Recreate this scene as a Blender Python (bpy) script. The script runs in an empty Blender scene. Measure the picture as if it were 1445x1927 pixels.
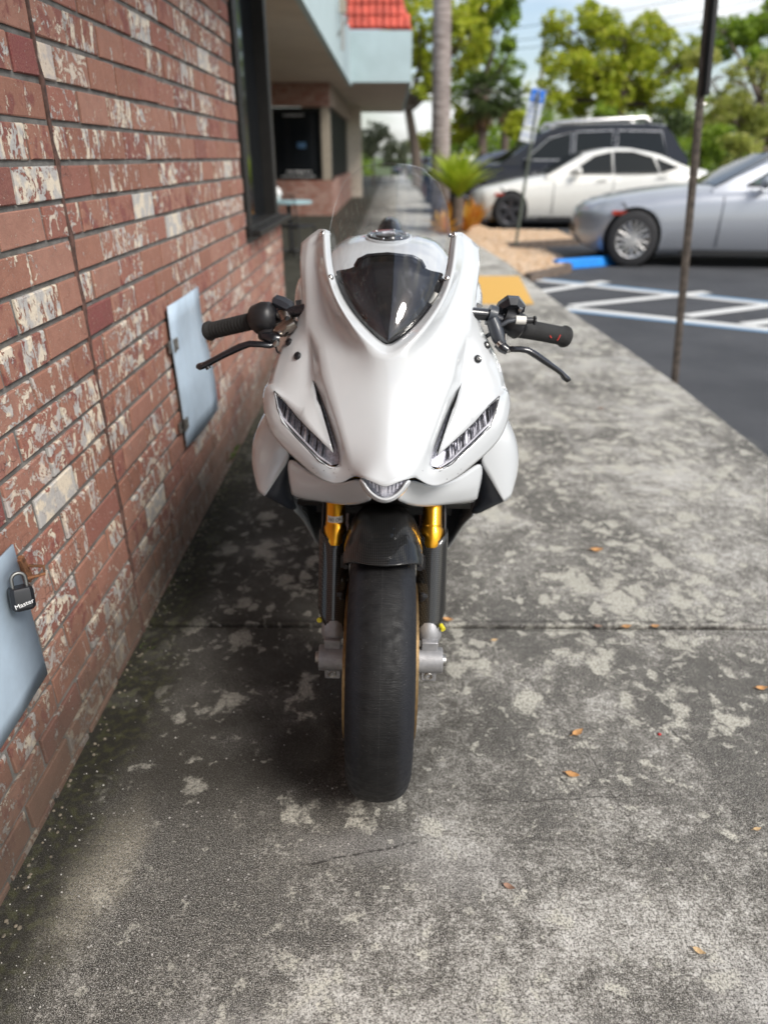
import bpy, bmesh, math, random
from mathutils import Vector, Matrix, Euler, noise
from mathutils.bvhtree import BVHTree
random.seed(7)
R = math.radians
S = bpy.context.scene
COL = S.collection

# ------------------------------------------------------------------ camera
CH, PITCH, YAW, FPX, PCX, PCY = 1.31, R(26.6), R(0.55), 1336.0, 722.5, 963.5
cd = bpy.data.cameras.new('camera')
cam = bpy.data.objects.new('camera', cd); COL.objects.link(cam); S.camera = cam
cam.location = (0, 0, CH); cam.rotation_euler = (R(90) - PITCH, 0, YAW)
cd.sensor_fit = 'VERTICAL'; cd.sensor_height = 36; cd.lens = FPX / 1927 * 36
cd.clip_start = .02; cd.clip_end = 3000
cd.dof.use_dof = True; cd.dof.focus_distance = 1.27; cd.dof.aperture_fstop = 2.3

# ------------------------------------------------------------------ world, sun, exposure
SUN = Vector((.54, -.50, .70)).normalized()
W = bpy.data.worlds.new('World'); S.world = W; W.use_nodes = True
nt = W.node_tree; nt.nodes.clear()
wo = nt.nodes.new('ShaderNodeOutputWorld'); bg = nt.nodes.new('ShaderNodeBackground')
sky = nt.nodes.new('ShaderNodeTexSky'); sky.sky_type = 'NISHITA'; sky.sun_disc = False
sky.sun_elevation = math.asin(SUN.z); sky.sun_rotation = math.atan2(SUN.x, SUN.y)
sky.dust_density = 2.0; sky.air_density = 1.0
tc = nt.nodes.new('ShaderNodeTexCoord'); mp = nt.nodes.new('ShaderNodeMapping'); mp.inputs['Scale'].default_value = (1, 1, 2.6)
mp.inputs['Location'].default_value = (.35, .1, .2)
nz = nt.nodes.new('ShaderNodeTexNoise'); nz.inputs['Scale'].default_value = 2.6; nz.inputs['Detail'].default_value = 7; nz.inputs['Roughness'].default_value = .55
cr = nt.nodes.new('ShaderNodeMapRange'); cr.interpolation_type = 'SMOOTHSTEP'
cr.inputs['From Min'].default_value = .42; cr.inputs['From Max'].default_value = .64; cr.inputs['To Min'].default_value = .10; cr.inputs['To Max'].default_value = .97
mx = nt.nodes.new('ShaderNodeMix'); mx.data_type = 'RGBA'; mx.inputs[7].default_value = (6.4, 6.5, 6.5, 1)
nt.links.new(tc.outputs['Generated'], mp.inputs['Vector']); nt.links.new(mp.outputs[0], nz.inputs['Vector'])
nt.links.new(nz.outputs['Fac'], cr.inputs['Value']); nt.links.new(cr.outputs[0], mx.inputs[0])
nt.links.new(sky.outputs[0], mx.inputs[6]); nt.links.new(mx.outputs[2], bg.inputs['Color'])
bg.inputs['Strength'].default_value = .105
nt.links.new(bg.outputs[0], wo.inputs['Surface'])
sl = bpy.data.lights.new('sun', 'SUN'); so = bpy.data.objects.new('sun', sl); COL.objects.link(so)
sl.energy = 2.0; sl.angle = R(20); sl.color = (1, .965, .91)
so.rotation_euler = SUN.to_track_quat('Z', 'Y').to_euler(); so.location = (-10, 10, 30)
S.view_settings.view_transform = 'Standard'; S.view_settings.look = 'None'
S.view_settings.exposure = .82; S.view_settings.gamma = 1; S.view_settings.use_curve_mapping = False
S.render.engine = 'CYCLES'
S.cycles.max_bounces = 8; S.cycles.transparent_max_bounces = 12; S.cycles.use_denoising = True
S.cycles.caustics_reflective = False; S.cycles.caustics_refractive = False

# ------------------------------------------------------------------ measuring: photo direction -> point at a real distance
def ray(u, v):
    x, y = (u - PCX) / FPX, -(v - PCY) / FPX
    d = Vector((x, math.cos(PITCH) + y * math.sin(PITCH), -math.sin(PITCH) + y * math.cos(PITCH)))
    return Matrix.Rotation(YAW, 3, 'Z') @ d
CAM = Vector((0, 0, CH))
def G(u, v, z=0.0):
    d = ray(u, v); return CAM + d * ((z - CH) / d.z)
def A(u, v, Y):
    d = ray(u, v); return CAM + d * (Y / d.y)
def WL(u, v, X=-.755):
    d = ray(u, v); return CAM + d * (X / d.x)
def project(p):
    q = Matrix.Rotation(-YAW, 3, 'Z') @ (Vector(p) - CAM)
    f = q.y * math.cos(PITCH) - q.z * math.sin(PITCH); up = q.y * math.sin(PITCH) + q.z * math.cos(PITCH)
    return (PCX + FPX * q.x / f, PCY - FPX * up / f, f) if f > .05 else None

# ------------------------------------------------------------------ objects
def tag(o, label=None, cat=None, group=None, kind=None):
    for k, v in (('label', label), ('category', cat), ('group', group), ('kind', kind)):
        if v: o[k] = v
    return o
def empty(name, loc=(0, 0, 0), rot=(0, 0, 0)):
    o = bpy.data.objects.new(name, None); COL.objects.link(o); o.location = loc; o.rotation_euler = rot
    o.empty_display_size = .1
    return o
class MB:
    def __init__(s): s.v = []; s.f = []; s.m = []; s.cur = 0
    def add(s, vs, fs):
        n = len(s.v); s.v += [tuple(p) for p in vs]
        for f in fs: s.f.append(tuple(i + n for i in f)); s.m.append(s.cur)
        return s
    def box(s, c, d, rot=None):
        c = Vector(c); vs = []
        for i in range(8):
            p = Vector(((i & 1) - .5, ((i >> 1) & 1) - .5, ((i >> 2) & 1) - .5)); p = Vector((p.x * d[0], p.y * d[1], p.z * d[2]))
            if rot is not None: p = rot @ p
            vs.append(c + p)
        return s.add(vs, [(0, 2, 3, 1), (4, 5, 7, 6), (0, 1, 5, 4), (2, 6, 7, 3), (0, 4, 6, 2), (1, 3, 7, 5)])
    def tube(s, pts, rad, n=12, caps=True, flat=1.0, updir=None):
        pts = [Vector(p) for p in pts]
        if not isinstance(rad, (list, tuple)): rad = [rad] * len(pts)
        vs = []; up = None
        for i, p in enumerate(pts):
            a = pts[max(i - 1, 0)]; b = pts[min(i + 1, len(pts) - 1)]; t = (b - a)
            t = t.normalized() if t.length > 1e-9 else Vector((0, 0, 1))
            if up is None: up = Vector(updir) if updir else (Vector((0, 0, 1)) if abs(t.z) < .9 else Vector((1, 0, 0)))
            sd = t.cross(up).normalized(); up = sd.cross(t).normalized()
            for k in range(n):
                a_ = 2 * math.pi * k / n
                vs.append(p + sd * math.cos(a_) * rad[i] + up * math.sin(a_) * rad[i] * flat)
        fs = [(i * n + k, i * n + (k + 1) % n, (i + 1) * n + (k + 1) % n, (i + 1) * n + k) for i in range(len(pts) - 1) for k in range(n)]
        if caps: fs += [tuple(range(n))[::-1], tuple((len(pts) - 1) * n + k for k in range(n))]
        return s.add(vs, fs)
    def lathe(s, prof, c=(0, 0, 0), axis='x', n=48, mat=None, close=False):
        vs = []; c = Vector(c)
        for (h, r) in prof:
            for k in range(n):
                a = 2 * math.pi * k / n; p = (r * math.cos(a), r * math.sin(a))
                q = {'x': (h, p[0], p[1]), 'y': (p[0], h, p[1]), 'z': (p[0], p[1], h)}[axis]
                q = Vector(q); q = mat @ q if mat is not None else q
                vs.append(c + q)
        m = len(prof); rng = range(m if close else m - 1)
        fs = [(i * n + k, i * n + (k + 1) % n, ((i + 1) % m) * n + (k + 1) % n, ((i + 1) % m) * n + k) for i in rng for k in range(n)]
        return s.add(vs, fs)
    def ball(s, c, r, n=12, m=8, rot=None):
        if not isinstance(r, (tuple, list)): r = (r, r, r)
        vs = []; c = Vector(c)
        for i in range(m + 1):
            t = math.pi * i / m
            for k in range(n):
                a = 2 * math.pi * k / n
                p = Vector((math.sin(t) * math.cos(a) * r[0], math.sin(t) * math.sin(a) * r[1], math.cos(t) * r[2]))
                vs.append(c + (rot @ p if rot is not None else p))
        return s.add(vs, [(i * n + k, (i + 1) * n + k, (i + 1) * n + (k + 1) % n, i * n + (k + 1) % n) for i in range(m) for k in range(n)])
    def prism(s, pts, e):   # polygon (list of 3D points) extruded along vector e
        n = len(pts); e = Vector(e); pts = [Vector(p) for p in pts]
        return s.add(pts + [p + e for p in pts], [tuple(range(n))[::-1], tuple(range(n, 2 * n))] + [(i, (i + 1) % n, (i + 1) % n + n, i + n) for i in range(n)])
    def mesh(s, name, mats, smooth=None):
        me = bpy.data.meshes.new(name); me.from_pydata(s.v, [], s.f)
        for m in (mats if isinstance(mats, (list, tuple)) else [mats]): me.materials.append(m)
        if len(set(s.m)) > 1: me.polygons.foreach_set('material_index', s.m)
        b = bmesh.new(); b.from_mesh(me); bmesh.ops.remove_doubles(b, verts=b.verts, dist=1e-6)
        if len(b.faces) < 60000: bmesh.ops.recalc_face_normals(b, faces=b.faces)
        b.to_mesh(me); b.free()
        if smooth is not None:
            me.shade_smooth()
            if smooth < 180: me.set_sharp_from_angle(angle=R(smooth))
        return me
    def build(s, name, mats, parent=None, smooth=None, bevel=0):
        o = bpy.data.objects.new(name, s.mesh(name, mats, smooth)); COL.objects.link(o)
        if parent is not None: o.parent = parent
        if bevel:
            b = o.modifiers.new('bevel', 'BEVEL'); b.width = bevel; b.segments = 2; b.limit_method = 'ANGLE'; b.angle_limit = R(40)
        return o

# ------------------------------------------------------------------ materials
class NT:
    def __init__(s, name):
        s.m = bpy.data.materials.new(name); s.m.use_nodes = True; s.n = s.m.node_tree.nodes; s.l = s.m.node_tree.links
        s.b = s.n['Principled BSDF']; s.out = s.n['Material Output']
    def node(s, t, **k):
        n = s.n.new(t)
        for a, b in k.items(): setattr(n, a, b)
        return n
    def set(s, inp, v):
        if hasattr(v, 'is_linked') or isinstance(v, bpy.types.NodeSocket): s.l.new(v, inp)
        else:
            if isinstance(v, (tuple, list)) and len(v) == 3 and inp.type == 'RGBA': v = (*v, 1)
            inp.default_value = v
    def pos(s, scale=(1, 1, 1), loc=(0, 0, 0), obj=False):
        g = s.node('ShaderNodeTexCoord').outputs['Object'] if obj else s.node('ShaderNodeNewGeometry').outputs['Position']
        m = s.node('ShaderNodeMapping'); s.l.new(g, m.inputs[0]); m.inputs['Scale'].default_value = scale; m.inputs['Location'].default_value = loc
        return m.outputs[0]
    def noise(s, vec, scale, detail=4, rough=.5, dist=0):
        n = s.node('ShaderNodeTexNoise'); s.set(n.inputs['Vector'], vec); n.inputs['Scale'].default_value = scale
        n.inputs['Detail'].default_value = detail; n.inputs['Roughness'].default_value = rough; n.inputs['Distortion'].default_value = dist
        return n.outputs['Fac']
    def vor(s, vec, scale, feature='F1', out='Distance', rnd=1):
        n = s.node('ShaderNodeTexVoronoi', feature=feature); s.set(n.inputs['Vector'], vec); n.inputs['Scale'].default_value = scale
        n.inputs['Randomness'].default_value = rnd
        return n.outputs[out]
    def math(s, op, a, b=0, clamp=False):
        n = s.node('ShaderNodeMath', operation=op, use_clamp=clamp); s.set(n.inputs[0], a); s.set(n.inputs[1], b); return n.outputs[0]
    def mr(s, v, a, b, c=0, d=1):
        n = s.node('ShaderNodeMapRange', interpolation_type='SMOOTHSTEP'); s.set(n.inputs[0], v)
        for i, x in enumerate((a, b, c, d)): s.set(n.inputs[i + 1], x)
        return n.outputs[0]
    def mix(s, f, a, b, blend='MIX'):
        n = s.node('ShaderNodeMix', data_type='RGBA', blend_type=blend); s.set(n.inputs[0], f); s.set(n.inputs[6], a); s.set(n.inputs[7], b); return n.outputs[2]
    def ramp(s, f, stops):
        n = s.node('ShaderNodeValToRGB'); s.set(n.inputs[0], f); e = n.color_ramp.elements
        while len(e) < len(stops): e.new(.5)
        for i, (p, c) in enumerate(stops): e[i].position = p; e[i].color = (*c, 1)
        return n.outputs[0]
    def xyz(s, vec):
        n = s.node('ShaderNodeSeparateXYZ'); s.set(n.inputs[0], vec); return n.outputs
    def bump(s, h, st=.3, dist=.01):
        n = s.node('ShaderNodeBump'); n.inputs['Strength'].default_value = st; n.inputs['Distance'].default_value = dist; s.set(n.inputs['Height'], h)
        s.l.new(n.outputs[0], s.b.inputs['Normal']); return n
    def col(s, v): s.set(s.b.inputs['Base Color'], v)
    def rough(s, v): s.set(s.b.inputs['Roughness'], v)

def mat(name, c, rough=.5, metal=0, coat=0, var=.12, scale=14, bump=0, bscale=120, spec=.5, rvar=.06, coatr=.04):
    t = NT(name); p = t.pos()
    n = t.noise(p, scale, 5, .6)
    dark = tuple(x * (1 - var) for x in c); lite = tuple(min(1, x * (1 + var)) for x in c)
    t.col(t.mix(t.mr(n, .3, .7), dark, lite))
    t.rough(t.mr(t.noise(p, scale * 3, 4), .3, .7, max(0.02, rough - rvar), min(1, rough + rvar)))
    t.b.inputs['Metallic'].default_value = metal; t.b.inputs['Coat Weight'].default_value = coat; t.b.inputs['Coat Roughness'].default_value = coatr
    t.b.inputs['Specular IOR Level'].default_value = spec
    if bump: t.bump(t.noise(p, bscale, 4), bump, .004)
    return t.m
def glass_mat(name, tint=(1, 1, 1), rough=0.0, lo=.04, hi=.9, refl_bands=0):
    t = NT(name); t.n.remove(t.b)
    tr = t.node('ShaderNodeBsdfTransparent'); tr.inputs[0].default_value = (*tint, 1)
    gl = t.node('ShaderNodeBsdfGlossy'); gl.inputs['Roughness'].default_value = rough
    lw = t.node('ShaderNodeFresnel'); lw.inputs['IOR'].default_value = 1.5
    f = t.mr(lw.outputs[0], .0, 1, lo, hi)
    if refl_bands:
        f = t.math('ADD', f, t.mr(t.noise(t.pos((60, 60, 3)), 1, 4), .5, .8, 0, refl_bands))  # vertical bands of extra gloss, painted in as reflected building edges
    ms = t.node('ShaderNodeMixShader'); t.set(ms.inputs[0], f); t.l.new(tr.outputs[0], ms.inputs[1]); t.l.new(gl.outputs[0], ms.inputs[2])
    t.l.new(ms.outputs[0], t.out.inputs[0])
    return t.m

# brick: terracotta body, random tone, old cream/grey paint flakes in vertical runs
def brick_mat(name, bias=0.0, tone=None):
    t = NT(name); P = t.pos()
    oi = t.node('ShaderNodeObjectInfo'); ge = t.node('ShaderNodeNewGeometry')
    rnd = t.math('FRACT', t.math('ADD', oi.outputs['Random'], ge.outputs['Random Per Island']))
    rnd2 = t.math('FRACT', t.math('MULTIPLY', rnd, 17.31)); rnd3 = t.math('FRACT', t.math('MULTIPLY', rnd, 53.7))
    off = t.node('ShaderNodeCombineXYZ'); t.set(off.inputs[0], t.math('MULTIPLY', rnd, 40)); t.set(off.inputs[1], t.math('MULTIPLY', rnd2, 9))
    va = t.node('ShaderNodeVectorMath', operation='ADD'); t.l.new(P, va.inputs[0]); t.l.new(off.outputs[0], va.inputs[1]); P2 = va.outputs[0]
    def sc(v, s3):
        m = t.node('ShaderNodeVectorMath', operation='MULTIPLY'); t.l.new(v, m.inputs[0]); m.inputs[1].default_value = s3; return m.outputs[0]
    base = t.ramp(rnd2, tone or [(0, (.27, .118, .080)), (.35, (.34, .158, .110)), (.7, (.38, .195, .144)), (.9, (.32, .125, .092)), (1, (.22, .078, .066))])
    fine = t.noise(P2, 260, 3, .7)
    base = t.mix(t.mr(t.noise(P2, 30, 6, .65), .3, .75), t.mix(.35, base, (.16, .065, .045)), base)
    base = t.mix(t.mr(fine, .35, .75, 0, .35), base, (.42, .24, .17))
    # maroon wash on some
    base = t.mix(t.math('MULTIPLY', t.mr(t.noise(P2, 22, 5, .6), .5, .6), t.mr(rnd3, .55, .8, 0, .8)), base, (.20, .062, .055))
    # paint runs
    st = t.noise(sc(P2, (30, 30, 11)), 1, 9, .68, .6); st2 = t.noise(sc(P2, (19, 19, 23)), 1, 9, .7, 1.2); sw_ = t.mr(rnd2, .45, .55); st = t.math('ADD', t.math('MULTIPLY', st, t.math('SUBTRACT', 1, sw_)), t.math('MULTIPLY', st2, sw_))
    th = t.mr(rnd, 0, 1, .66 - bias, .53 - bias)
    edge = t.noise(P2, 110, 4, .7)
    v = t.math('ADD', st, t.math('MULTIPLY', t.math('SUBTRACT', edge, .5), .34))
    run = t.mr(t.math('SUBTRACT', v, th), 0, .02)
    spk = t.mr(t.noise(P2, 150, 4, .7), .63, .66)
    run = t.math('MAXIMUM', run, t.math('MULTIPLY', spk, .8))
    pc = t.mix(t.mr(t.noise(P2, 26, 3), .42, .56), (.72, .63, .50), (.47, .45, .43))
    pc = t.mix(t.mr(rnd3, .1, .5, .35, 0), pc, (.50, .38, .33))
    pc = t.mix(t.mr(t.noise(P2, 150, 4, .7), .5, .75, 0, .45), pc, (.22, .15, .12))
    c = t.mix(run, base, pc)
    # cracks and pits
    ck = t.vor(sc(P2, (1, 1, 1)), 38, 'DISTANCE_TO_EDGE'); crk = t.math('MULTIPLY', t.mr(ck, .0, .035, 1, 0), t.mr(t.noise(P2, 9, 2), .6, .7))
    c = t.mix(t.math('MULTIPLY', crk, .7), c, (.07, .035, .028))
    # grime that climbs from the ground
    z = t.xyz(P)[2]
    gr = t.mr(t.math('ADD', z, t.math('MULTIPLY', t.noise(P, 9, 5), .28)), .18, .60, .82, 0)
    c = t.mix(gr, c, (.065, .048, .034))
    t.col(c); t.rough(t.mr(run, 0, 1, .88, .72))
    h = t.math('ADD', t.math('MULTIPLY', run, .55), t.math('MULTIPLY', t.noise(P2, 120, 6, .7), .9)); h = t.math('SUBTRACT', h, t.math('MULTIPLY', crk, .6))
    t.bump(h, .8, .0035)
    return t.m
M = {}
M['brick'] = brick_mat('brick', .035)
M['brick_cream'] = brick_mat('cream_brick', .22)
M['brick_maroon'] = brick_mat('maroon_brick', -.03, [(0, (.20, .045, .05)), (1, (.23, .06, .06))])
t = NT('mortar'); P = t.pos()
c = t.mix(t.mr(t.noise(P, 18, 6, .6), .3, .7), (.11, .105, .095), (.22, .212, .197))
c = t.mix(t.mr(t.noise(P, 320, 3, .7), .4, .8, 0, .6), c, (.09, .085, .08))
t.col(t.mix(t.mr(t.math('ADD', t.xyz(P)[2], t.math('MULTIPLY', t.noise(P, 9, 5), .28)), .12, .42, .6, 0), c, (.05, .045, .035)))
t.rough(.95); t.bump(t.noise(P, 240, 5, .7), .8, .004); M['mortar'] = t.m

# concrete pavement
def concrete(name):
    t = NT(name); P = t.pos(); X, Y, Z = t.xyz(P)[:3]
    big = t.noise(P, 1.1, 9, .62, .4); mid = t.noise(P, 5.5, 8, .68, .5); fin = t.noise(P, 38, 6, .7)
    f = t.math('ADD', t.math('MULTIPLY', big, .45), t.math('ADD', t.math('MULTIPLY', mid, .38), t.math('MULTIPLY', fin, .22)))
    # mildew with painted shade along the wall side, heavier behind the joint; the near slab is rubbed paler
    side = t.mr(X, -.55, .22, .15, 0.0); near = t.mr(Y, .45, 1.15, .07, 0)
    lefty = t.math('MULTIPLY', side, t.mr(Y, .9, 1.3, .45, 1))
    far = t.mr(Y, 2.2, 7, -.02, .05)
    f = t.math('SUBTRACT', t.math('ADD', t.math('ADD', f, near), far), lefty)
    f = t.math('ADD', t.math('MULTIPLY', t.math('SUBTRACT', f, .515), 2.5), .46); gr_ = t.noise(P, 125, 5, .8); f = t.math('ADD', f, t.math('ADD', t.math('MULTIPLY', t.math('SUBTRACT', gr_, .5), 1.25), t.math('MULTIPLY', t.math('SUBTRACT', t.noise(P, 34, 5, .75), .5), .55)))
    c = t.ramp(f, [(.24, (.022, .019, .015)), (.38, (.080, .072, .060)), (.48, (.215, .202, .176)), (.59, (.44, .42, .38)), (.78, (.70, .68, .63))])
    # pale lichen-like blotches
    wv = t.node('ShaderNodeVectorMath', operation='ADD'); t.l.new(P, wv.inputs[0])
    wn = t.node('ShaderNodeTexNoise'); t.l.new(P, wn.inputs['Vector']); wn.inputs['Scale'].default_value = 14; wn.inputs['Detail'].default_value = 5
    ws = t.node('ShaderNodeVectorMath', operation='SCALE'); t.l.new(wn.outputs['Color'], ws.inputs[0]); ws.inputs['Scale'].default_value = .085; t.l.new(ws.outputs[0], wv.inputs[1])
    dens = t.math('ADD', t.mr(Y, 1.15, 1.9, -.16, .06), t.math('MULTIPLY', t.math('SUBTRACT', t.noise(P, 1.7, 3), .5), .75))
    def blot(scale, k, seed):
        m = t.node('ShaderNodeMapping'); t.l.new(wv.outputs[0], m.inputs[0]); m.inputs['Location'].default_value = (seed, seed * .7, 0); m.inputs['Scale'].default_value = (1, .85, 0)
        n = t.node('ShaderNodeTexVoronoi'); t.l.new(m.outputs[0], n.inputs['Vector']); n.inputs['Scale'].default_value = scale
        r = t.math('MULTIPLY', t.math('SUBTRACT', t.xyz(n.outputs['Color'])[0], .35), .62)
        th = t.math('ADD', t.math('ADD', t.math('ADD', r, dens), k), t.math('MULTIPLY', t.math('SUBTRACT', gr_, .5), .35))
        return t.mr(t.math('SUBTRACT', th, n.outputs['Distance']), 0, .10)
    bl = t.math('MAXIMUM', blot(9, .02, 1.3), blot(17, .00, 5.1)); bl = t.math('MAXIMUM', bl, t.math('MULTIPLY', blot(34, -.03, 9.2), .8))
    nb = t.math('ADD', t.noise(wv.outputs[0], 8.5, 3, .5), t.math('MULTIPLY', dens, .16)); nb = t.math('ADD', nb, t.math('MULTIPLY', t.math('SUBTRACT', gr_, .5), .22)); bl = t.math('MAXIMUM', t.math('MULTIPLY', bl, .9), t.mr(nb, .60, .66))
    nb2 = t.math('ADD', t.noise(wv.outputs[0], 21, 4, .55), t.math('MULTIPLY', dens, .14)); bl = t.math('MAXIMUM', bl, t.math('MULTIPLY', t.mr(t.math('ADD', nb2, t.math('MULTIPLY', t.math('SUBTRACT', gr_, .5), .25)), .60, .66), .85))
    bl = t.math('MULTIPLY', bl, t.mr(t.noise(P, 90, 5, .75), .30, .52, .25, 1))
    c = t.mix(t.math('MULTIPLY', bl, t.mr(X, -.8, .2, .5, .9)), c, (.62, .595, .50))
    # scraped beige area near the wall, moss along the wall foot
    def spot(x, y, sx, sy, rot=0):
        m = t.node('ShaderNodeMapping', vector_type='TEXTURE'); t.l.new(P, m.inputs[0]); m.inputs['Location'].default_value = (x, y, 0); m.inputs['Rotation'].default_value = (0, 0, rot); m.inputs['Scale'].default_value = (sx, sy, 100)
        l = t.node('ShaderNodeVectorMath', operation='LENGTH'); t.l.new(m.outputs[0], l.inputs[0])
        return t.mr(t.math('ADD', l.outputs['Value'], t.math('MULTIPLY', t.math('SUBTRACT', t.noise(P, 11, 5), .5), .9)), .35, 1.1, 1, 0)
    c = t.mix(t.math('MULTIPLY', t.math('MULTIPLY', spot(-.60, .96, .095, .24, -.15), t.mr(gr_, .35, .6, .55, 1)), .6), c, (.36, .32, .235))
    for (x, y, sx, sy, a) in ((.30, .62, .34, .10, .5), (-.25, .63, .22, .09, .38), (.15, .98, .14, .09, .35), (.66, .72, .15, .10, .4), (-.05, 1.03, .2, .05, .35)):
        c = t.mix(t.math('MULTIPLY', spot(x, y, sx, sy), a), c, (.36, .345, .33))
    # long pale score line
    sc_ = t.math('ABSOLUTE', t.math('SUBTRACT', t.math('SUBTRACT', X, t.math('MULTIPLY', t.math('SUBTRACT', 5.1, Y), .055)), t.math('ADD', .80, t.math('MULTIPLY', t.noise(P, 5, 4), .09))))
    c = t.mix(t.math('MULTIPLY', t.mr(sc_, .006, .03, .5, 0), t.mr(Y, 2.2, 2.8)), c, (.40, .385, .35))
    # grain: sand and aggregate
    g1 = t.noise(P, 210, 3, .8); g2 = t.noise(P, 430, 3, .85)
    c = t.mix(t.mr(g1, .40, .54, .85, 0), c, (.024, .021, .017)); c = t.mix(t.mr(g2, .50, .62, 0, .7), c, (.66, .64, .59))
    vn = t.node('ShaderNodeTexVoronoi'); t.l.new(P, vn.inputs['Vector']); vn.inputs['Scale'].default_value = 190
    pk = t.math('MULTIPLY', t.mr(vn.outputs['Distance'], .14, .22, 1, 0), t.mr(t.xyz(vn.outputs['Color'])[0], .80, .84))
    c = t.mix(t.math('MULTIPLY', pk, .85), c, (.60, .58, .55))
    pd = t.math('MULTIPLY', t.mr(vn.outputs['Distance'], .12, .26, 1, 0), t.mr(t.xyz(vn.outputs['Color'])[1], .72, .76))
    c = t.mix(t.math('MULTIPLY', pd, .7), c, (.02, .018, .017))
    # broom marks and cracks
    br = t.noise(t.pos((6, 330, 1)), 1, 5, .6); c = t.mix(t.mr(br, .40, .52, .12, 0), c, (.03, .027, .025))
    m = t.node('ShaderNodeMapping'); t.l.new(wv.outputs[0], m.inputs[0]); m.inputs['Scale'].default_value = (1, .8, 0)
    ck = t.vor(m.outputs[0], 2.1, 'DISTANCE_TO_EDGE'); crk = t.math('MULTIPLY', t.mr(ck, .002, .012, 1, 0), t.mr(t.noise(P, 2.3, 2), .60, .68))
    c = t.mix(t.math('MULTIPLY', crk, .6), c, (.016, .014, .013))
    mil_shade = t.math('MULTIPLY', t.mr(X, .0, .42, 1, 0), t.math('MULTIPLY', t.mr(Y, .98, 1.25), t.mr(Y, 2.6, 4.2, 1, .35)))  # mildew, with the shade between wall and bike painted into it
    mil_shade = t.math('MULTIPLY', mil_shade, t.mr(t.math('ADD', t.noise(P, 3.1, 6, .62), t.math('MULTIPLY', t.math('SUBTRACT', gr_, .5), .3)), .30, .56, .25, 1)); mil_shade = t.math('MULTIPLY', mil_shade, t.math('SUBTRACT', 1, t.math('MULTIPLY', bl, .72)))
    c = t.mix(t.math('MULTIPLY', mil_shade, .74), c, (.019, .016, .011))
    moss = t.mr(t.math('ADD', X, t.math('MULTIPLY', t.math('SUBTRACT', t.noise(P, 7, 5), .5), .22)), -.70, -.55, 1, 0)
    c = t.mix(t.math('MULTIPLY', moss, .85), c, t.mix(t.mr(t.noise(P, 45, 4), .45, .65), (.014, .013, .009), (.036, .037, .014)))
    def seg(a, b, w, al, col=(.018, .016, .014)):
        nonlocal c
        a, b = G(*a), G(*b); mid = (a + b) / 2; d = b - a
        m = t.node('ShaderNodeMapping', vector_type='TEXTURE'); t.l.new(wv2, m.inputs[0]); m.inputs['Location'].default_value = (mid.x, mid.y, 0); m.inputs['Rotation'].default_value = (0, 0, math.atan2(d.y, d.x)); m.inputs['Scale'].default_value = (d.length / 2, w, 1)
        q = t.xyz(m.outputs[0]); k = t.math('MULTIPLY', t.mr(t.math('ABSOLUTE', q[1]), .3, 1, 1, 0), t.mr(t.math('ABSOLUTE', q[0]), .8, 1, 1, 0)); k = t.math('MULTIPLY', k, t.mr(t.noise(P, 45, 4, .7), .35, .55))
        c = t.mix(t.math('MULTIPLY', k, al), c, col)
    vs2 = t.node('ShaderNodeVectorMath', operation='SCALE'); t.l.new(wn.outputs['Color'], vs2.inputs[0]); vs2.inputs['Scale'].default_value = .03
    va2 = t.node('ShaderNodeVectorMath', operation='ADD'); t.l.new(P, va2.inputs[0]); t.l.new(vs2.outputs[0], va2.inputs[1])
    vb2 = t.node('ShaderNodeVectorMath', operation='SUBTRACT'); t.l.new(va2.outputs[0], vb2.inputs[0]); vb2.inputs[1].default_value = (.015, .015, 0); wv2 = vb2.outputs[0]
    seg((890, 1508), (1260, 1497), .0022, .8); seg((560, 1632), (800, 1583), .004, .8); seg((1080, 1375), (1195, 1560), .003, .7); seg((1005, 1390), (1090, 1510), .003, .6)
    seg((890, 1186), (1250, 1187), .004, .85); seg((300, 1176), (1440, 1180), .012, .8); seg((300, 1168), (1440, 1170), .008, .6); seg((850, 1222), (1120, 1218), .0025, .5); seg((905, 1000), (912, 1170), .004, .25)
    t.col(c); t.rough(t.mr(big, .3, .7, .82, .94)); t.b.inputs['Specular IOR Level'].default_value = .3
    h = t.math('ADD', t.math('MULTIPLY', g1, .5), t.math('ADD', t.math('MULTIPLY', g2, .3), t.math('MULTIPLY', br, .25))); h = t.math('ADD', h, t.math('MULTIPLY', pk, .6)); h = t.math('SUBTRACT', h, t.math('MULTIPLY', crk, 1.2))
    t.bump(h, .75, .003)
    return t.m
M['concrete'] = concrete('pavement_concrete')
t = NT('asphalt'); P = t.pos()
c = t.mix(t.mr(t.noise(P, 1.2, 7, .6), .3, .7), (.034, .036, .041), (.058, .060, .066))
c = t.mix(t.mr(t.noise(P, 260, 2, .8), .52, .7, 0, .5), c, (.16, .16, .165)); c = t.mix(t.mr(t.noise(P, 3.3, 5, .6), .62, .72, 0, .35), c, (.14, .135, .125))
t.col(c); t.rough(.85); t.bump(t.noise(P, 180, 3, .8), .6, .004); M['asphalt'] = t.m
def paint(name, c, wear):
    t = NT(name); P = t.pos()
    t.col(t.mix(t.mr(t.math('ADD', t.noise(P, 60, 6, .75), t.math('MULTIPLY', t.noise(P, 3, 3), .3)), .80, .92, 0, wear), c, (.06, .06, .065))); t.rough(.7); t.bump(t.noise(P, 200, 3), .4, .002); return t.m
M['white_line'] = paint('white_road_paint', (.62, .62, .60), .8)
M['blue_line'] = paint('blue_road_paint', (.16, .30, .46), .8)
M['yellow'] = paint('tactile_yellow', (.66, .38, .08), .5)
M['grass'] = mat('grass_ground', (.07, .10, .03), .95, var=.5, scale=3, bump=.5)
M['hatch'] = mat('blue_grey_painted_metal', (.42, .52, .62), .45, 0, .1, var=.12, scale=6, bump=.08, bscale=40)
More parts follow.
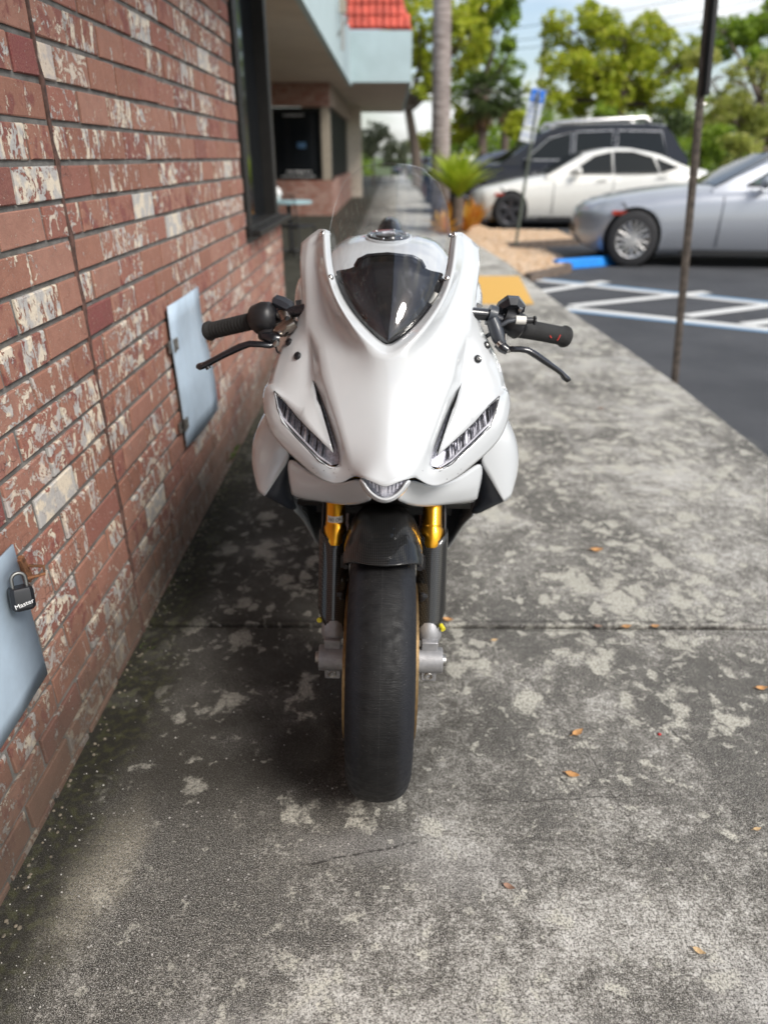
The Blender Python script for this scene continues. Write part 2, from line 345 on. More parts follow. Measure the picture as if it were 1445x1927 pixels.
M['steel'] = mat('dull_steel', (.42, .41, .39), .35, 1, var=.25, scale=60)
M['rust'] = mat('rusty_iron', (.17, .075, .035), .85, .2, var=.6, scale=90, bump=.6, bscale=400)
M['dark_metal'] = mat('dark_bronze_frame', (.016, .015, .014), .55, .0, spec=.25)
M['frame_beige'] = mat('beige_frame', (.32, .28, .22), .6)
M['soffit'] = mat('beige_stucco_soffit', (.55, .47, .39), .9, bump=.4, bscale=60, var=.08, scale=2)
M['fascia'] = mat('pale_blue_stucco', (.42, .52, .54), .85, bump=.3, bscale=50, var=.06, scale=2)
M['column'] = mat('cream_stucco', (.52, .46, .38), .85, bump=.3, bscale=50)
M['tile'] = mat('red_roof_tile', (.50, .085, .055), .6, var=.25, scale=3)
M['dark_glass'] = mat('dark_shop_glass', (.010, .012, .014), .06, 0, var=.1, rvar=.01, spec=.25)
M['wall_beige'] = mat('shaded_stucco', (.30, .24, .19), .9, bump=.3, bscale=50)
M['brickfar'] = None
t = NT('far_brickwork'); P = t.pos()
bt = t.node('ShaderNodeTexBrick'); c3 = t.node('ShaderNodeCombineXYZ'); q = t.xyz(P); t.set(c3.inputs[0], t.math('ADD', q[0], q[1])); t.set(c3.inputs[1], q[2]); t.l.new(c3.outputs[0], bt.inputs['Vector'])
bt.inputs['Scale'].default_value = 1; bt.inputs['Brick Width'].default_value = .2; bt.inputs['Row Height'].default_value = .08; bt.inputs['Mortar Size'].default_value = .006
bt.inputs['Color1'].default_value = (.28, .11, .075, 1); bt.inputs['Color2'].default_value = (.40, .24, .19, 1); bt.inputs['Mortar'].default_value = (.17, .16, .15, 1)
t.col(t.mix(t.mr(t.noise(P, 9, 6, .7), .5, .65, 0, .6), bt.outputs['Color'], (.45, .36, .30))); t.rough(.9); M['brickfar'] = t.m

# ================================================================== SETTING
gnd = MB().add([(-400, -60, -.2), (400, -60, -.2), (400, 900, -.2), (-400, 900, -.2)], [(0, 1, 2, 3)]).build('ground', M['grass']); tag(gnd, kind='structure')
ZA = -.10
lot = MB().add([(.9, -10, ZA), (60, -10, ZA), (60, 46, ZA), (.9, 46, ZA)], [(0, 1, 2, 3)]).build('parking_lot', M['asphalt']); tag(lot, kind='structure')
EDGE = [(-6, 1.86), (2.0, 1.85), (4.43, 1.845), (5.4, 1.80), (6.46, 1.72), (7.6, 1.665), (9.07, 1.625), (10.4, 1.60), (14.4, 1.30), (19, 1.15), (60, 1.15)]
def edgex(y):
    for (a, xa), (b, xb) in zip(EDGE, EDGE[1:]):
        if a <= y <= b: return xa + (xb - xa) * (y - a) / (b - a)
    return EDGE[-1][1]
walk = MB().add([(-3.3, -6, -.16), (1.0, -6, -.16), (1.0, 60, -.16), (-3.3, 60, -.16)], [(0, 1, 2, 3)])
walk = MB().add([(-3.3, -6, -.022), (1.8, -6, -.022), (1.8, 4.4, -.022), (1.55, 9.3, -.022), (1.1, 60, -.022), (-3.3, 60, -.022)], [(0, 1, 2, 3, 4, 5)]).build('sidewalk', M['mortar']); tag(walk, kind='structure')
def slab(y0, y1, x0):
    ys = [y0] + [y for y, _ in EDGE if y0 < y < y1] + [y1]
    pts = [(x0, y0, 0)] + [(edgex(y), y, 0) for y in ys] + [(x0, y1, 0)]
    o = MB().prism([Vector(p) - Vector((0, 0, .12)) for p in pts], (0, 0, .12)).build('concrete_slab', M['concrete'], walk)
    b = o.modifiers.new('bevel', 'BEVEL'); b.width = .007; b.segments = 2; b.limit_method = 'ANGLE'
ys = [-5.9, -1.9, 1.829, 5.25, 9.9, 14.1, 18.1, 24.0, 30.0, 44.0, 60.0]
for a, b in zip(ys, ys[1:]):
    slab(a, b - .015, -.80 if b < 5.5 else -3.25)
# tactile pad of the kerb ramp
tac = MB().prism([(.22, 7.22, .0015), (1.41, 7.22, .0015), (1.56, 9.05, .0015), (.22, 9.05, .0015)], (0, 0, .006)).build('tactile_paving', M['yellow']); tag(tac, kind='structure')
def stripe(pts, mt, name='painted_line'):
    o = MB().add([(p[0], p[1], ZA + .004) for p in pts], [tuple(range(len(pts)))]).build(name, mt, lot); return o
def line(p, q, w, mt, dz=.004):
    p, q = Vector(p), Vector(q); d = (q - p).normalized(); n = Vector((-d.y, d.x)) * w / 2
    MB().add([(*(p - n), ZA + dz), (*(q - n), ZA + dz), (*(q + n), ZA + dz), (*(p + n), ZA + dz)], [(0, 1, 2, 3)]).build('painted_line', mt, lot)
def g2(u, v): p = G(u, v, ZA); return (p.x, p.y)
def ext(p, q, k): return (p[0] + (q[0] - p[0]) * k, p[1] + (q[1] - p[1]) * k)
a, b = g2(985, 525), g2(1445, 573); line(a, ext(a, b, 1.8), .16, M['white_line']); line((a[0] + .02, a[1] + .14), (ext(a, b, 1.8)[0], ext(a, b, 1.8)[1] + .14), .12, M['blue_line'])
a, b = g2(1062, 580), g2(1445, 620); line(a, ext(a, b, 1.9), .17, M['white_line']); line((a[0], a[1] - .14), (ext(a, b, 1.9)[0], ext(a, b, 1.9)[1] - .14), .09, M['blue_line'])
for (p, q) in (((1010, 551), (1140, 531)), ((1075, 577), (1330, 551)), ((1290, 596), (1445, 576)), ((1400, 612), (1600, 588))):
    line(g2(*p), g2(*q), .16, M['white_line'], .008)

# ================================================================== NEAR BRICK BUILDING
WX = -.755
bld = empty('brick_building', (WX, 1.5, 0)); tag(bld, 'shop building of weathered paint-flecked red brick along the pavement, with a dark framed window', 'building')
def child(o, p):   # keep world placement
    o.parent = p; o.matrix_parent_inverse = Matrix.Translation(p.location).inverted() if p.type == 'EMPTY' and p.rotation_euler == Euler((0, 0, 0)) else p.matrix_world.inverted(); return o
bk = MB().box((WX - .1565, -1.01, 1.43), (.30, 9.96, 3.0)); bk.box((WX - .1565, 4.61, .44), (.30, 1.28, 1.0))
child(bk.build('mortar_backing', M['mortar']), bld)
PZ = .0798; Z0 = .818 - PZ * 10
def brick_mesh(L, seed, mt):
    rr = random.Random(seed); H = PZ - .0125; h, l = H / 2, L / 2; c = .0022
    j = lambda: rr.uniform(-.0012, .0012)
    fr = [(-l + c, -h + c), (l - c, -h + c), (l - c, h - c), (-l + c, h - c)]; ou = [(-l, -h), (l, -h), (l, h), (-l, h)]
    vs = [(j() * 1.2, a + j(), b + j()) for a, b in fr] + [(-c + j() * .3, a + j(), b + j()) for a, b in ou] + [(-.03, a, b) for a, b in ou]
    fs = [(0, 1, 2, 3)] + [(i + 4, (i + 1) % 4 + 4, (i + 1) % 4, i) for i in range(4)] + [(i + 8, (i + 1) % 4 + 8, (i + 1) % 4 + 4, i + 4) for i in range(4)]
    me = bpy.data.meshes.new('brick'); me.from_pydata(vs, [], fs); me.materials.append(mt); return me
slots = []
SEAM = 1.785; BL = .2065; BR = .198; J = .0135
for k in range(-1, 36):
    zc = Z0 + PZ * (k + .5); ka = (k % 2)
    if zc > 2.9: break
    ymax = 3.965 if zc > .93 else 5.24
    f = .125 if ka == 0 else .228
    y = SEAM - .010; l = f - .016
    while y > -5.9:
        slots.append((y - l, y, zc)); y -= l + J; l = BL - J
    y = SEAM + .010; l = (.075 if ka == 0 else .175) - .010
    while y < ymax - .02:
        e = min(y + l, ymax); slots.append((y, e, zc)); y = e + J; l = BR - J
SPEC = {}
def special(u, v, m):
    p = WL(u, v); best = min(range(len(slots)), key=lambda i: abs((slots[i][0] + slots[i][1]) / 2 - p.y) + abs(slots[i][2] - p.z) * 2.5); SPEC[best] = m
for (u, v) in ((66, 348), (92, 115), (268, 385), (125, 917), (300, 935), (375, 850), (60, 600), (270, 60), (180, 800), (330, 440), (230, 490), (430, 330), (385, 120)): special(u, v, 'brick_cream')
for (u, v) in ((40, 100), (190, 570), (10, 960)): special(u, v, 'brick_maroon')
vis = []
for i, (a, b, z) in enumerate(slots):
    p = project((WX, (a + b) / 2, z)); s = 0
    if p and -60 < p[0] < 1500 and -60 < p[1] < 1990: s = (b - a) / p[2] ** 2
    vis.append((s, i))
vis.sort(reverse=True); top = {i for s, i in vis[:300] if s > 0}
cache = {}; rest = MB()
for i, (a, b, z) in enumerate(slots):
    L = round(b - a, 3); mk = SPEC.get(i, 'brick')
    key = (L, i % 7, mk)
    if key not in cache: cache[key] = brick_mesh(L, hash(key[:2]) & 0xffff, M[mk])
    loc = Vector((WX + random.uniform(-.0018, .0018), (a + b) / 2, z + random.uniform(-.001, .001)))
    if i in top:
        o = bpy.data.objects.new('brick', cache[key]); COL.objects.link(o); o.location = loc - bld.location; o.parent = bld
    else:
        me = cache[key]; rest.add([v.co + loc for v in me.vertices], [tuple(p.vertices) for p in me.polygons])
me = bpy.data.meshes.new('brickwork'); me.from_pydata(rest.v, [], rest.f); me.materials.append(M['brick'])
o = bpy.data.objects.new('brickwork', me); COL.objects.link(o); child(o, bld); o['kind'] = 'stuff'
# sealant in the vertical control joint
sb = MB(); pts = [(WX - .004 + random.uniform(-.002, .002), SEAM + random.uniform(-.0025, .0025), z * .04 - .02) for z in range(72)]
sb.tube(pts, [.0065 + random.uniform(-.0015, .0015) for _ in pts], 6); child(sb.build('joint_sealant', mat('brown_sealant', (.085, .045, .035), .8, var=.4, scale=80, bump=.5), smooth=60), bld)
# window beyond the wall
wf = MB(); wf.box((WX - .05, 4.02, 1.9), (.13, .09, 1.92)); wf.box((WX - .05, 4.98, 1.9), (.13, .10, 1.92)); wf.box((WX - .05, 4.5, .955), (.15, 1.1, .05)); wf.box((WX - .05, 4.5, 2.84), (.13, 1.1, .06))
wf = child(wf.build('window_frame', M['dark_metal'], bevel=.004), bld)
child(MB().box((WX - .06, 4.5, 1.9), (.012, .9, 1.84)).build('window_glass', M['dark_glass']), bld)
child(MB().box((WX - .05, 5.10, 1.9), (.10, .07, 1.9)).build('frame_post', M['frame_beige'], bevel=.004), bld)
child(MB().box((WX - .10, 4.62, .945), (.34, 1.26, .03)).build('window_sill', M['dark_metal'], bevel=.004), bld)
rw = MB(); rw.box((-2.07, 5.10, .44), (2.3, .28, 1.0)); child(rw.build('return_wall', M['brickfar']), bld)
child(MB().box((-2.07, 5.10, 1.9), (2.3, .04, 1.88)).build('return_glass', M['dark_glass']), bld)
# roof overhang above the near pavement
ov = MB(); ov.box((-.775, -.7, 2.93), (1.85, 11.6, .16)); child(ov.build('soffit', M['soffit']), bld)
ov = MB(); ov.box((.18, -.7, 3.40), (.06, 11.7, 1.08)); ov.box((-.785, 5.15, 3.40), (1.87, .06, 1.08)); child(ov.build('fascia', M['fascia']), bld)

# ================================================================== SHOP FURTHER ALONG
shop = empty('neighbouring_shop', (-2, 19, 0)); tag(shop, 'shop further along with dark window sign, pale blue fascia and red tiled roof edge', 'building')
def sc_(mb, n, m, **k): return child(mb.build(n, m, **k), shop)
sc_(MB().box((-3.3, 12.1, 1.42), (.1, 13.8, 2.84)), 'recess_wall', M['wall_beige'])
for yy in (7.2, 9.4, 11.8, 14.6):
    sc_(MB().box((-3.22, yy, 1.35), (.04, 1.7, 2.1)), 'shop_window', M['dark_glass'])
sc_(MB().box((-2.33, 19.1, .39), (1.76, .2, .80)), 'low_brick_wall', M['brickfar'])
sc_(MB().box((-2.33, 19.1, 2.60), (1.76, .2, .50)), 'brick_band', M['brickfar'])
sc_(MB().box((-3.05, 19.1, 1.57), (.30, .18, 1.56)), 'wall_pier', M['brickfar'])
wf = MB(); wf.box((-2.14, 19.1, 2.30), (1.5, .14, .07)); wf.box((-2.14, 19.1, .83), (1.5, .14, .07)); wf.box((-2.86, 19.1, 1.57), (.07, .14, 1.54)); wf.box((-1.68, 19.1, 1.57), (.06, .14, 1.54))
sc_(wf, 'sign_window_frame', M['dark_metal'])
sc_(MB().box((-2.26, 19.12, 1.57), (1.14, .03, 1.44)), 'sign_window_glass', M['dark_glass'])
sc_(MB().box((-1.56, 19.1, 1.57), (.20, .18, 1.54)), 'grey_jamb', M['frame_beige'])
lt = MB(); rr = random.Random(3)
for (zz, x0, x1, h) in ((2.18, -2.55, -2.05, .05), (.98, -2.55, -1.95, .05), (.87, -2.68, -1.86, .06)):
    x = x0
    while x < x1:
        w = rr.uniform(.02, .045)
        lt.box((x + w / 2, 19.098, zz + rr.uniform(-.004, .004)), (w, .006, h * rr.uniform(.55, 1))); x += w + rr.choice((.012, .012, .012, .04))
sc_(lt, 'lettering', mat('white_lettering', (.6, .6, .6), .6))
sc_(MB().box((-2.15, 19.097, 1.55), (.2, .006, .12)), 'poster', mat('blue_poster', (.05, .12, .22), .6))
sw = MB(); sw.box((-1.53, 23.7, .4), (.18, 8.9, .82)); sc_(sw, 'side_brick_wall', M['brickfar'])
sc_(MB().box((-1.57, 23.2, 1.6), (.06, 8.0, 1.56)), 'side_window', mat('dark_tinted_side_glass', (.012, .013, .014), .6, spec=.1))
sc_(MB().box((-1.53, 23.7, 2.61), (.18, 8.9, .46)), 'side_lintel', M['wall_beige'])
sc_(MB().box((-1.30, 28.2, 1.41), (.46, .5, 2.84)), 'column', M['column'])
sc_(MB().box((-2.4, 28.6, 1.4), (1.8, .2, 2.8)), 'end_wall', M['column'])
sc_(MB().box((-2.17, 12.6, 2.90), (2.26, 14.7, .14)), 'soffit', M['soffit'])
sc_(MB().box((-1.01, 12.6, 3.37), (.08, 14.7, 1.09)), 'fascia', M['fascia'])
sc_(MB().box((-1.46, 26.5, 2.98), (3.7, 13.1, .14)), 'far_soffit', M['soffit'])
ff = MB(); ff.box((-.28, 19.96, 3.43), (1.50, .08, 1.04)); ff.box((.43, 26.5, 3.43), (.08, 13.0, 1.04)); sc_(ff, 'far_fascia', M['fascia'])
sc_(MB().box((-1.46, 26.5, 3.30), (3.5, 12.6, .5)), 'roof_core', M['wall_beige'])
rf = MB(); rf.add([(-3.3, 19.95, 3.97), (.46, 19.95, 3.97), (.46, 33, 3.97), (-3.3, 33, 3.97), (-3.3, 21.4, 6.2), (-.28, 21.4, 6.2), (-.28, 33, 6.2), (-3.3, 33, 6.2)], [(0, 1, 5, 4), (1, 2, 6, 5), (4, 5, 6, 7), (0, 4, 7, 3)])
sc_(rf, 'tiled_roof', M['tile'])
# barrel tiles, each its own piece on the visible front slope
tm = MB(); prof = [(math.cos(a) * .075, math.sin(a) * .06) for a in [math.pi * i / 5 for i in range(6)]]
tm.add([(x, 0, z) for x, z in prof] + [(x * .82, .36, z * .8) for x, z in prof], [(i, i + 1, i + 7, i + 6) for i in range(5)]); tme = tm.mesh('roof_tile', M['tile'], 60)
sl_ = Vector((0, 1.45, 2.23)); ang = math.atan2(2.23, 1.45); n = 0
for r in range(4):
    for i in range(9):
        x = -.99 + i * .168; 
        if x > .40 - r * .09: continue
        o = bpy.data.objects.new('roof_tile', tme); COL.objects.link(o); d = .02 + r * .31
        o.matrix_world = Matrix.Translation(Vector((x, 19.93 + math.cos(ang) * d, 3.98 + math.sin(ang) * d)) - shop.location) @ Matrix.Rotation(ang - .08, 4, 'X'); o.parent = shop
# metal bracket and hanging sign on the fascia
sg = empty('fascia_bracket', (-.88, 15, 3.0)); tag(sg, 'rusty grey metal light bracket fixed to the grey blue roof edge', 'bracket')
b_ = MB(); b_.tube([(0, 0, 0), (.0, 0, .9)], .03, 8); b_.tube([(-.1, 0, .2), (.12, 0, .5)], .02, 8); b_.build('arm', M['steel'], sg); MB().box((.02, 0, .65), (.12, .12, .2)).build('lamp_box', M['frame_beige'], sg)

# ================================================================== HATCHES ON THE WALL
def hatch(label, y0, y1, z0, z1, lefty, hinges, warp=0):
    e = empty('metal_hatch', (WX + .015, (y0 + y1) / 2, z0)); tag(e, label, 'hatch', 'sheet metal hatches on the brick wall')
    n = 8; mb = MB(); vs = []
    for i in range(n + 1):
        t_ = i / n; z = z0 + (z1 - z0) * t_
        w = warp * math.sin(t_ * math.pi * 1.7 + .4)
        for j in range(5):
            s = j / 4; y = y0 + (y1 - y0) * s + w * (.3 + .7 * s)
            bulge = .006 * math.sin(math.pi * s) * (1 + .5 * math.sin(5 * t_)) + (.018 * warp / .03 if warp else 0) * (1 - t_) * s
            vs.append((bulge, y - e.location.y, z - z0))
    mb.add(vs, [(i * 5 + j, i * 5 + j + 1, (i + 1) * 5 + j + 1, (i + 1) * 5 + j) for i in range(n) for j in range(4)])
    p = mb.build('panel', M['hatch'], e, 30); sd = p.modifiers.new('t', 'SOLIDIFY'); sd.thickness = .004; sd.offset = 0
    fr = MB(); fr.box((-.008, 0, (z1 - z0) / 2), (.014, (y1 - y0) - .04, (z1 - z0) - .04)); fr.build('box_frame', M['mortar'], e)
    for hz in hinges:
        h = MB(); yy = y0 - e.location.y - .012; h.tube([(.006, yy + .012, hz - .022 - z0), (.006, yy + .012, hz + .022 - z0)], .005, 8); h.box((-.004, yy - .006, hz - z0), (.004, .034, .04)); h.box((.006, yy + .036, hz - z0), (.004, .034, .04))
        for dz in (-.012, .012): h.ball((.0, yy - .008, hz + dz - z0), .004, 6, 4); h.ball((.010, yy + .036, hz + dz - z0), .004, 6, 4)
        h.build('hinge', M['steel'], e, 40)
    return e
h1 = hatch('bent pale blue sheet metal hatch with two hinges, beside the handlebar lever', 2.405, 2.83, .365, .865, 0, (.45, .735), .03)
la = MB(); la.box((.012, .205, .31), (.02, .02, .05)); la.tube([(.02, .2, .33), (.035, .21, .30), (.02, .22, .27)], .004, 6); la.build('latch', M['rust'], h1)
h2 = hatch('pale blue sheet metal hatch with rust-stained hasp and padlock, nearest the viewer', .70, 1.21, .31, .63, 0, ())
hs = MB(); hs.tube([(.012, .27, .262), (.04, .275, .258), (.045, .262, .248), (.02, .24, .25)], .0035, 8); hs.box((.004, .268, .255), (.010, .016, .062), Matrix.Rotation(.25, 3, 'X')); hs.build('hasp', M['rust'], h2)
# padlock
pl = empty('padlock', (0, 0, 0)); tag(pl, 'black padlock with white lettering hanging from the rusty hasp', 'padlock')
pc_ = WL(41, 1122, WX + .045); pl.location = pc_; pl.rotation_euler = (R(-14), R(6), R(38))
lk = MB(); pts = [(-.021, -.016), (-.014, -.023), (.014, -.023), (.021, -.016), (.022, .012), (.013, .024), (-.013, .024), (-.022, .012)]
bv = []
for z, s in ((-.026, .80), (-.020, 1.0), (.012, 1.0), (.018, .93), (.020, .80)): bv += [(x * s, y * s * .75, z) for x, y in pts]
lk.add(bv, [(i * 8 + k, i * 8 + (k + 1) % 8, (i + 1) * 8 + (k + 1) % 8, (i + 1) * 8 + k) for i in range(4) for k in range(8)] + [tuple(range(8))[::-1], tuple(range(32, 40))])
lk.build('lock_body', mat('black_lock_plastic', (.010, .011, .014), .38, 0, .2), pl, 25)
sh = MB(); sh.tube([(-.0125, 0, .018), (-.0125, 0, .034)] + [(-.0125 * math.cos(a), 0, .034 + .0125 * math.sin(a)) for a in [math.pi * i / 8 for i in range(1, 8)]] + [(.0125, 0, .034), (.0125, 0, .018)], .0036, 10); sh.build('shackle', mat('dull_shackle', (.24, .24, .23), .45, 1), pl, 60)
M['ink_white'] = mat('white_print', (.75, .75, .75), .5)
def text_mesh(txt, size, name, mt, parent, mw, thick=.0002, align='CENTER'):
    cu = bpy.data.curves.new(name, 'FONT'); cu.body = txt; cu.size = size; cu.align_x = align; cu.align_y = 'CENTER'; cu.extrude = thick; cu.resolution_u = 2
    to = bpy.data.objects.new('tmp', cu); COL.objects.link(to); bpy.context.view_layer.update()
    me = bpy.data.meshes.new_from_object(to.evaluated_get(bpy.context.evaluated_depsgraph_get())); bpy.data.objects.remove(to); me.materials.clear(); me.materials.append(mt); me.name = name
    o = bpy.data.objects.new(name, me); COL.objects.link(o); o.parent = parent; o.matrix_local = mw; return o
text_mesh('Master', .0125, 'lettering', M['ink_white'], pl, Matrix.Translation((.0, -.0178, -.012)) @ Matrix.Rotation(R(90), 4, 'X') @ Matrix.Rotation(R(12), 4, 'Z'))

# ================================================================== MOTORCYCLE
M['white'] = mat('white_gloss_fairing', (.55, .57, .585), .2, 0, 1, var=.025, scale=5, coatr=.012, rvar=.04)
t = NT('carbon_weave'); P = t.pos(obj=True)
def weave(t, P, s):
    x, y, z = t.xyz(P)[:3]
    u = t.math('MULTIPLY', t.math('ADD', x, t.math('MULTIPLY', y, .8)), s); v = t.math('MULTIPLY', z, s)
    a = t.math('SINE', t.math('ADD', u, v)); b = t.math('SINE', t.math('SUBTRACT', u, v)); return t.math('MULTIPLY', a, b)
w = weave(t, P, 760); t.col(t.mix(t.mr(w, .15, .6), (.004, .004, .004), (.040, .038, .035))); t.rough(.45); t.b.inputs['Specular IOR Level'].default_value = .25; t.b.inputs['Coat Weight'].default_value = 1; t.b.inputs['Coat Roughness'].default_value = .04
M['carbon'] = t.m
t = NT('fender_carbon'); P = t.pos(obj=True); x, y, z = t.xyz(P)[:3]
an = t.math('MULTIPLY', t.math('ARCTAN2', t.math('SUBTRACT', z, .30), y), .34); s_ = 760
u_ = t.math('MULTIPLY', x, s_); v_ = t.math('MULTIPLY', an, s_); w = t.math('MULTIPLY', t.math('SINE', t.math('ADD', u_, v_)), t.math('SINE', t.math('SUBTRACT', u_, v_)))
t.col(t.mix(t.mr(w, .1, .6), (.001, .001, .001), (.030, .030, .030))); t.rough(.45); t.b.inputs['Specular IOR Level'].default_value = .2; t.b.inputs['Coat Weight'].default_value = .6; t.b.inputs['Coat Roughness'].default_value = .01
M['carbon_f'] = t.m
M['gold'] = mat('gold_anodised_tube', (.78, .37, .025), .30, 1, .2, var=.02, rvar=.0)
M['brass'] = mat('bronze_rotor', (.36, .24, .12), .42, .9, var=.2, scale=60)
M['cast'] = mat('cast_silver_metal', (.34, .34, .35), .5, .55, var=.12, scale=70, bump=.15, bscale=500)
M['alu'] = mat('milled_dark_alloy', (.34, .30, .27), .2, 1, var=.15)
M['chrome'] = mat('chrome_bolt', (.8, .8, .8), .12, 1, var=.04)
M['blk'] = mat('black_plastic', (.014, .014, .016), .42, 0, .0, var=.2)
M['blkgloss'] = mat('black_gloss_anodised', (.012, .013, .017), .22, .2, .6, var=.2)
M['dash'] = mat('dash_black', (.008, .008, .010), .38, spec=.3, var=.2)
M['rubber'] = mat('black_rubber_grip', (.018, .018, .018), .78, bump=.5, bscale=600)
M['navy'] = mat('dark_navy_panel', (.030, .036, .047), .45, 0, .2, var=.1)
M['dark'] = mat('engine_bay_black', (.006, .006, .006), .7)
M['glass'] = glass_mat('clear_screen', (.95, .965, .98), .01, .085, .98, refl_bands=.16)
M['screenedge'] = glass_mat('polished_acrylic_edge', (.96, .98, .99), .3, .05, .5)
M['lens'] = glass_mat('headlight_lens', (.97, .97, 1), .02, .0, .45)
M['chrome_refl'] = mat('headlight_reflector', (.85, .85, .89), .4, .3, var=.15, scale=80)
M['greyplastic'] = mat('grey_light_housing', (.62, .62, .67), .5, .1, 0, var=.35, scale=160)
M['red'] = mat('red_grip_mark', (.55, .04, .03), .6)
M['whiteplastic'] = mat('white_connector', (.72, .71, .66), .5)
M['grey_cable'] = mat('grey_cable_sheath', (.05, .055, .065), .5)
M['yellowp'] = mat('yellow_plug', (.75, .65, .03), .5)
M['clearlabel'] = mat('pale_label', (.62, .60, .55), .5)
# tyre
t = NT('slick_tyre'); P = t.pos(obj=True); x, y, z = t.xyz(P)[:3]
c = t.mix(t.mr(t.noise(P, 25, 5, .6), .3, .7), (.004, .004, .0045), (.011, .0108, .011))
c = t.mix(t.mr(t.math('ABSOLUTE', x), .028, .050, 0, .6), c, (.016, .018, .024))  # bluish sky reflection on the shoulders, put into the rubber colour
c = t.mix(t.mr(t.noise(P, 420, 2, .7), .70, .74, 0, .7), c, (.20, .20, .19)); c = t.mix(t.mr(t.math('ABSOLUTE', x), .0003, .0007, .22, 0), c, (.06, .06, .06))
t.col(c); t.rough(t.mr(t.noise(P, 60, 4), .3, .7, .5, .72)); t.b.inputs['Specular IOR Level'].default_value = .28
t.bump(t.math('ADD', t.noise(t.pos((20, 300, 300), obj=True), 1, 4), t.math('MULTIPLY', t.mr(t.vor(P, 70), .0, .12, 1, 0), t.mr(t.noise(P, 19, 2), .55, .65))), .45, .002); M['tyre'] = t.m

bike = empty('motorcycle', (-.026, 1.28, 0), (0, R(1.2), 0))
tag(bike, 'white faired sport motorcycle with a black slick front tyre and gold forks, on the pavement', 'motorcycle')
BM = Matrix.Translation(bike.location) @ Matrix.Rotation(R(1.2), 4, 'Y'); BI = BM.inverted()
BO = BI @ CAM; BR3 = BI.to_3x3()
def P3(u, v, y):
    d = BR3 @ ray(u, v); return BO + d * ((y - BO.y) / d.y)
def surf(name, V, F, mt, parent=bike, mirror=True, thick=.004, sub=2, crease=(), zero=(), out=(0, -1, .4), smooth=180):
    """mesh from named points (u, v, depth) or Vectors on one half, mirrored about the bike's middle plane"""
    keys = list(V); pos = []
    for k in keys:
        p = V[k]; p = p.copy() if isinstance(p, Vector) else P3(*p)
        if k in zero: p.x = 0
        pos.append(p)
    idx = {k: i for i, k in enumerate(keys)}
    if mirror == 'split':
        for sx in (1, -1): surf(name, {k: Vector((p.x * sx, p.y, p.z)) for k, p in zip(keys, pos)}, F, mt, parent, False, thick, sub, crease, (), out, smooth)
        return
    b = bmesh.new(); cl = b.edges.layers.float.new('crease_edge')
    halves = [1, -1] if mirror else [1]; vm = {}
    for s in halves:
        for i, p in enumerate(pos):
            if s == -1 and abs(p.x) < 1e-6: vm[(s, i)] = vm[(1, i)]
            else: vm[(s, i)] = b.verts.new((p.x * s, p.y, p.z))
        for f in F:
            vs = [vm[(s, idx[k])] for k in f]
            if s == -1: vs = vs[::-1]
            try: b.faces.new(vs)
            except ValueError: pass
    for (k1, k2, w) in crease:
        for s in halves:
            e = b.edges.get((vm[(s, idx[k1])], vm[(s, idx[k2])]))
            if e: e[cl] = w
    bmesh.ops.recalc_face_normals(b, faces=b.faces)
    n = Vector(); o_ = Vector(out)
    for f in b.faces: n += f.normal * f.calc_area()
    if n.dot(o_) < 0: bmesh.ops.reverse_faces(b, faces=b.faces)
    me = bpy.data.meshes.new(name); b.to_mesh(me); b.free(); me.materials.append(mt)
    me.shade_smooth()
    if smooth < 180: me.set_sharp_from_angle(angle=R(smooth))
    o = bpy.data.objects.new(name, me); COL.objects.link(o); o.parent = parent
    if sub: m = o.modifiers.new('sub', 'SUBSURF'); m.levels = m.render_levels = sub
    if thick: m = o.modifiers.new('thick', 'SOLIDIFY'); m.thickness = thick; m.offset = -1
    return o

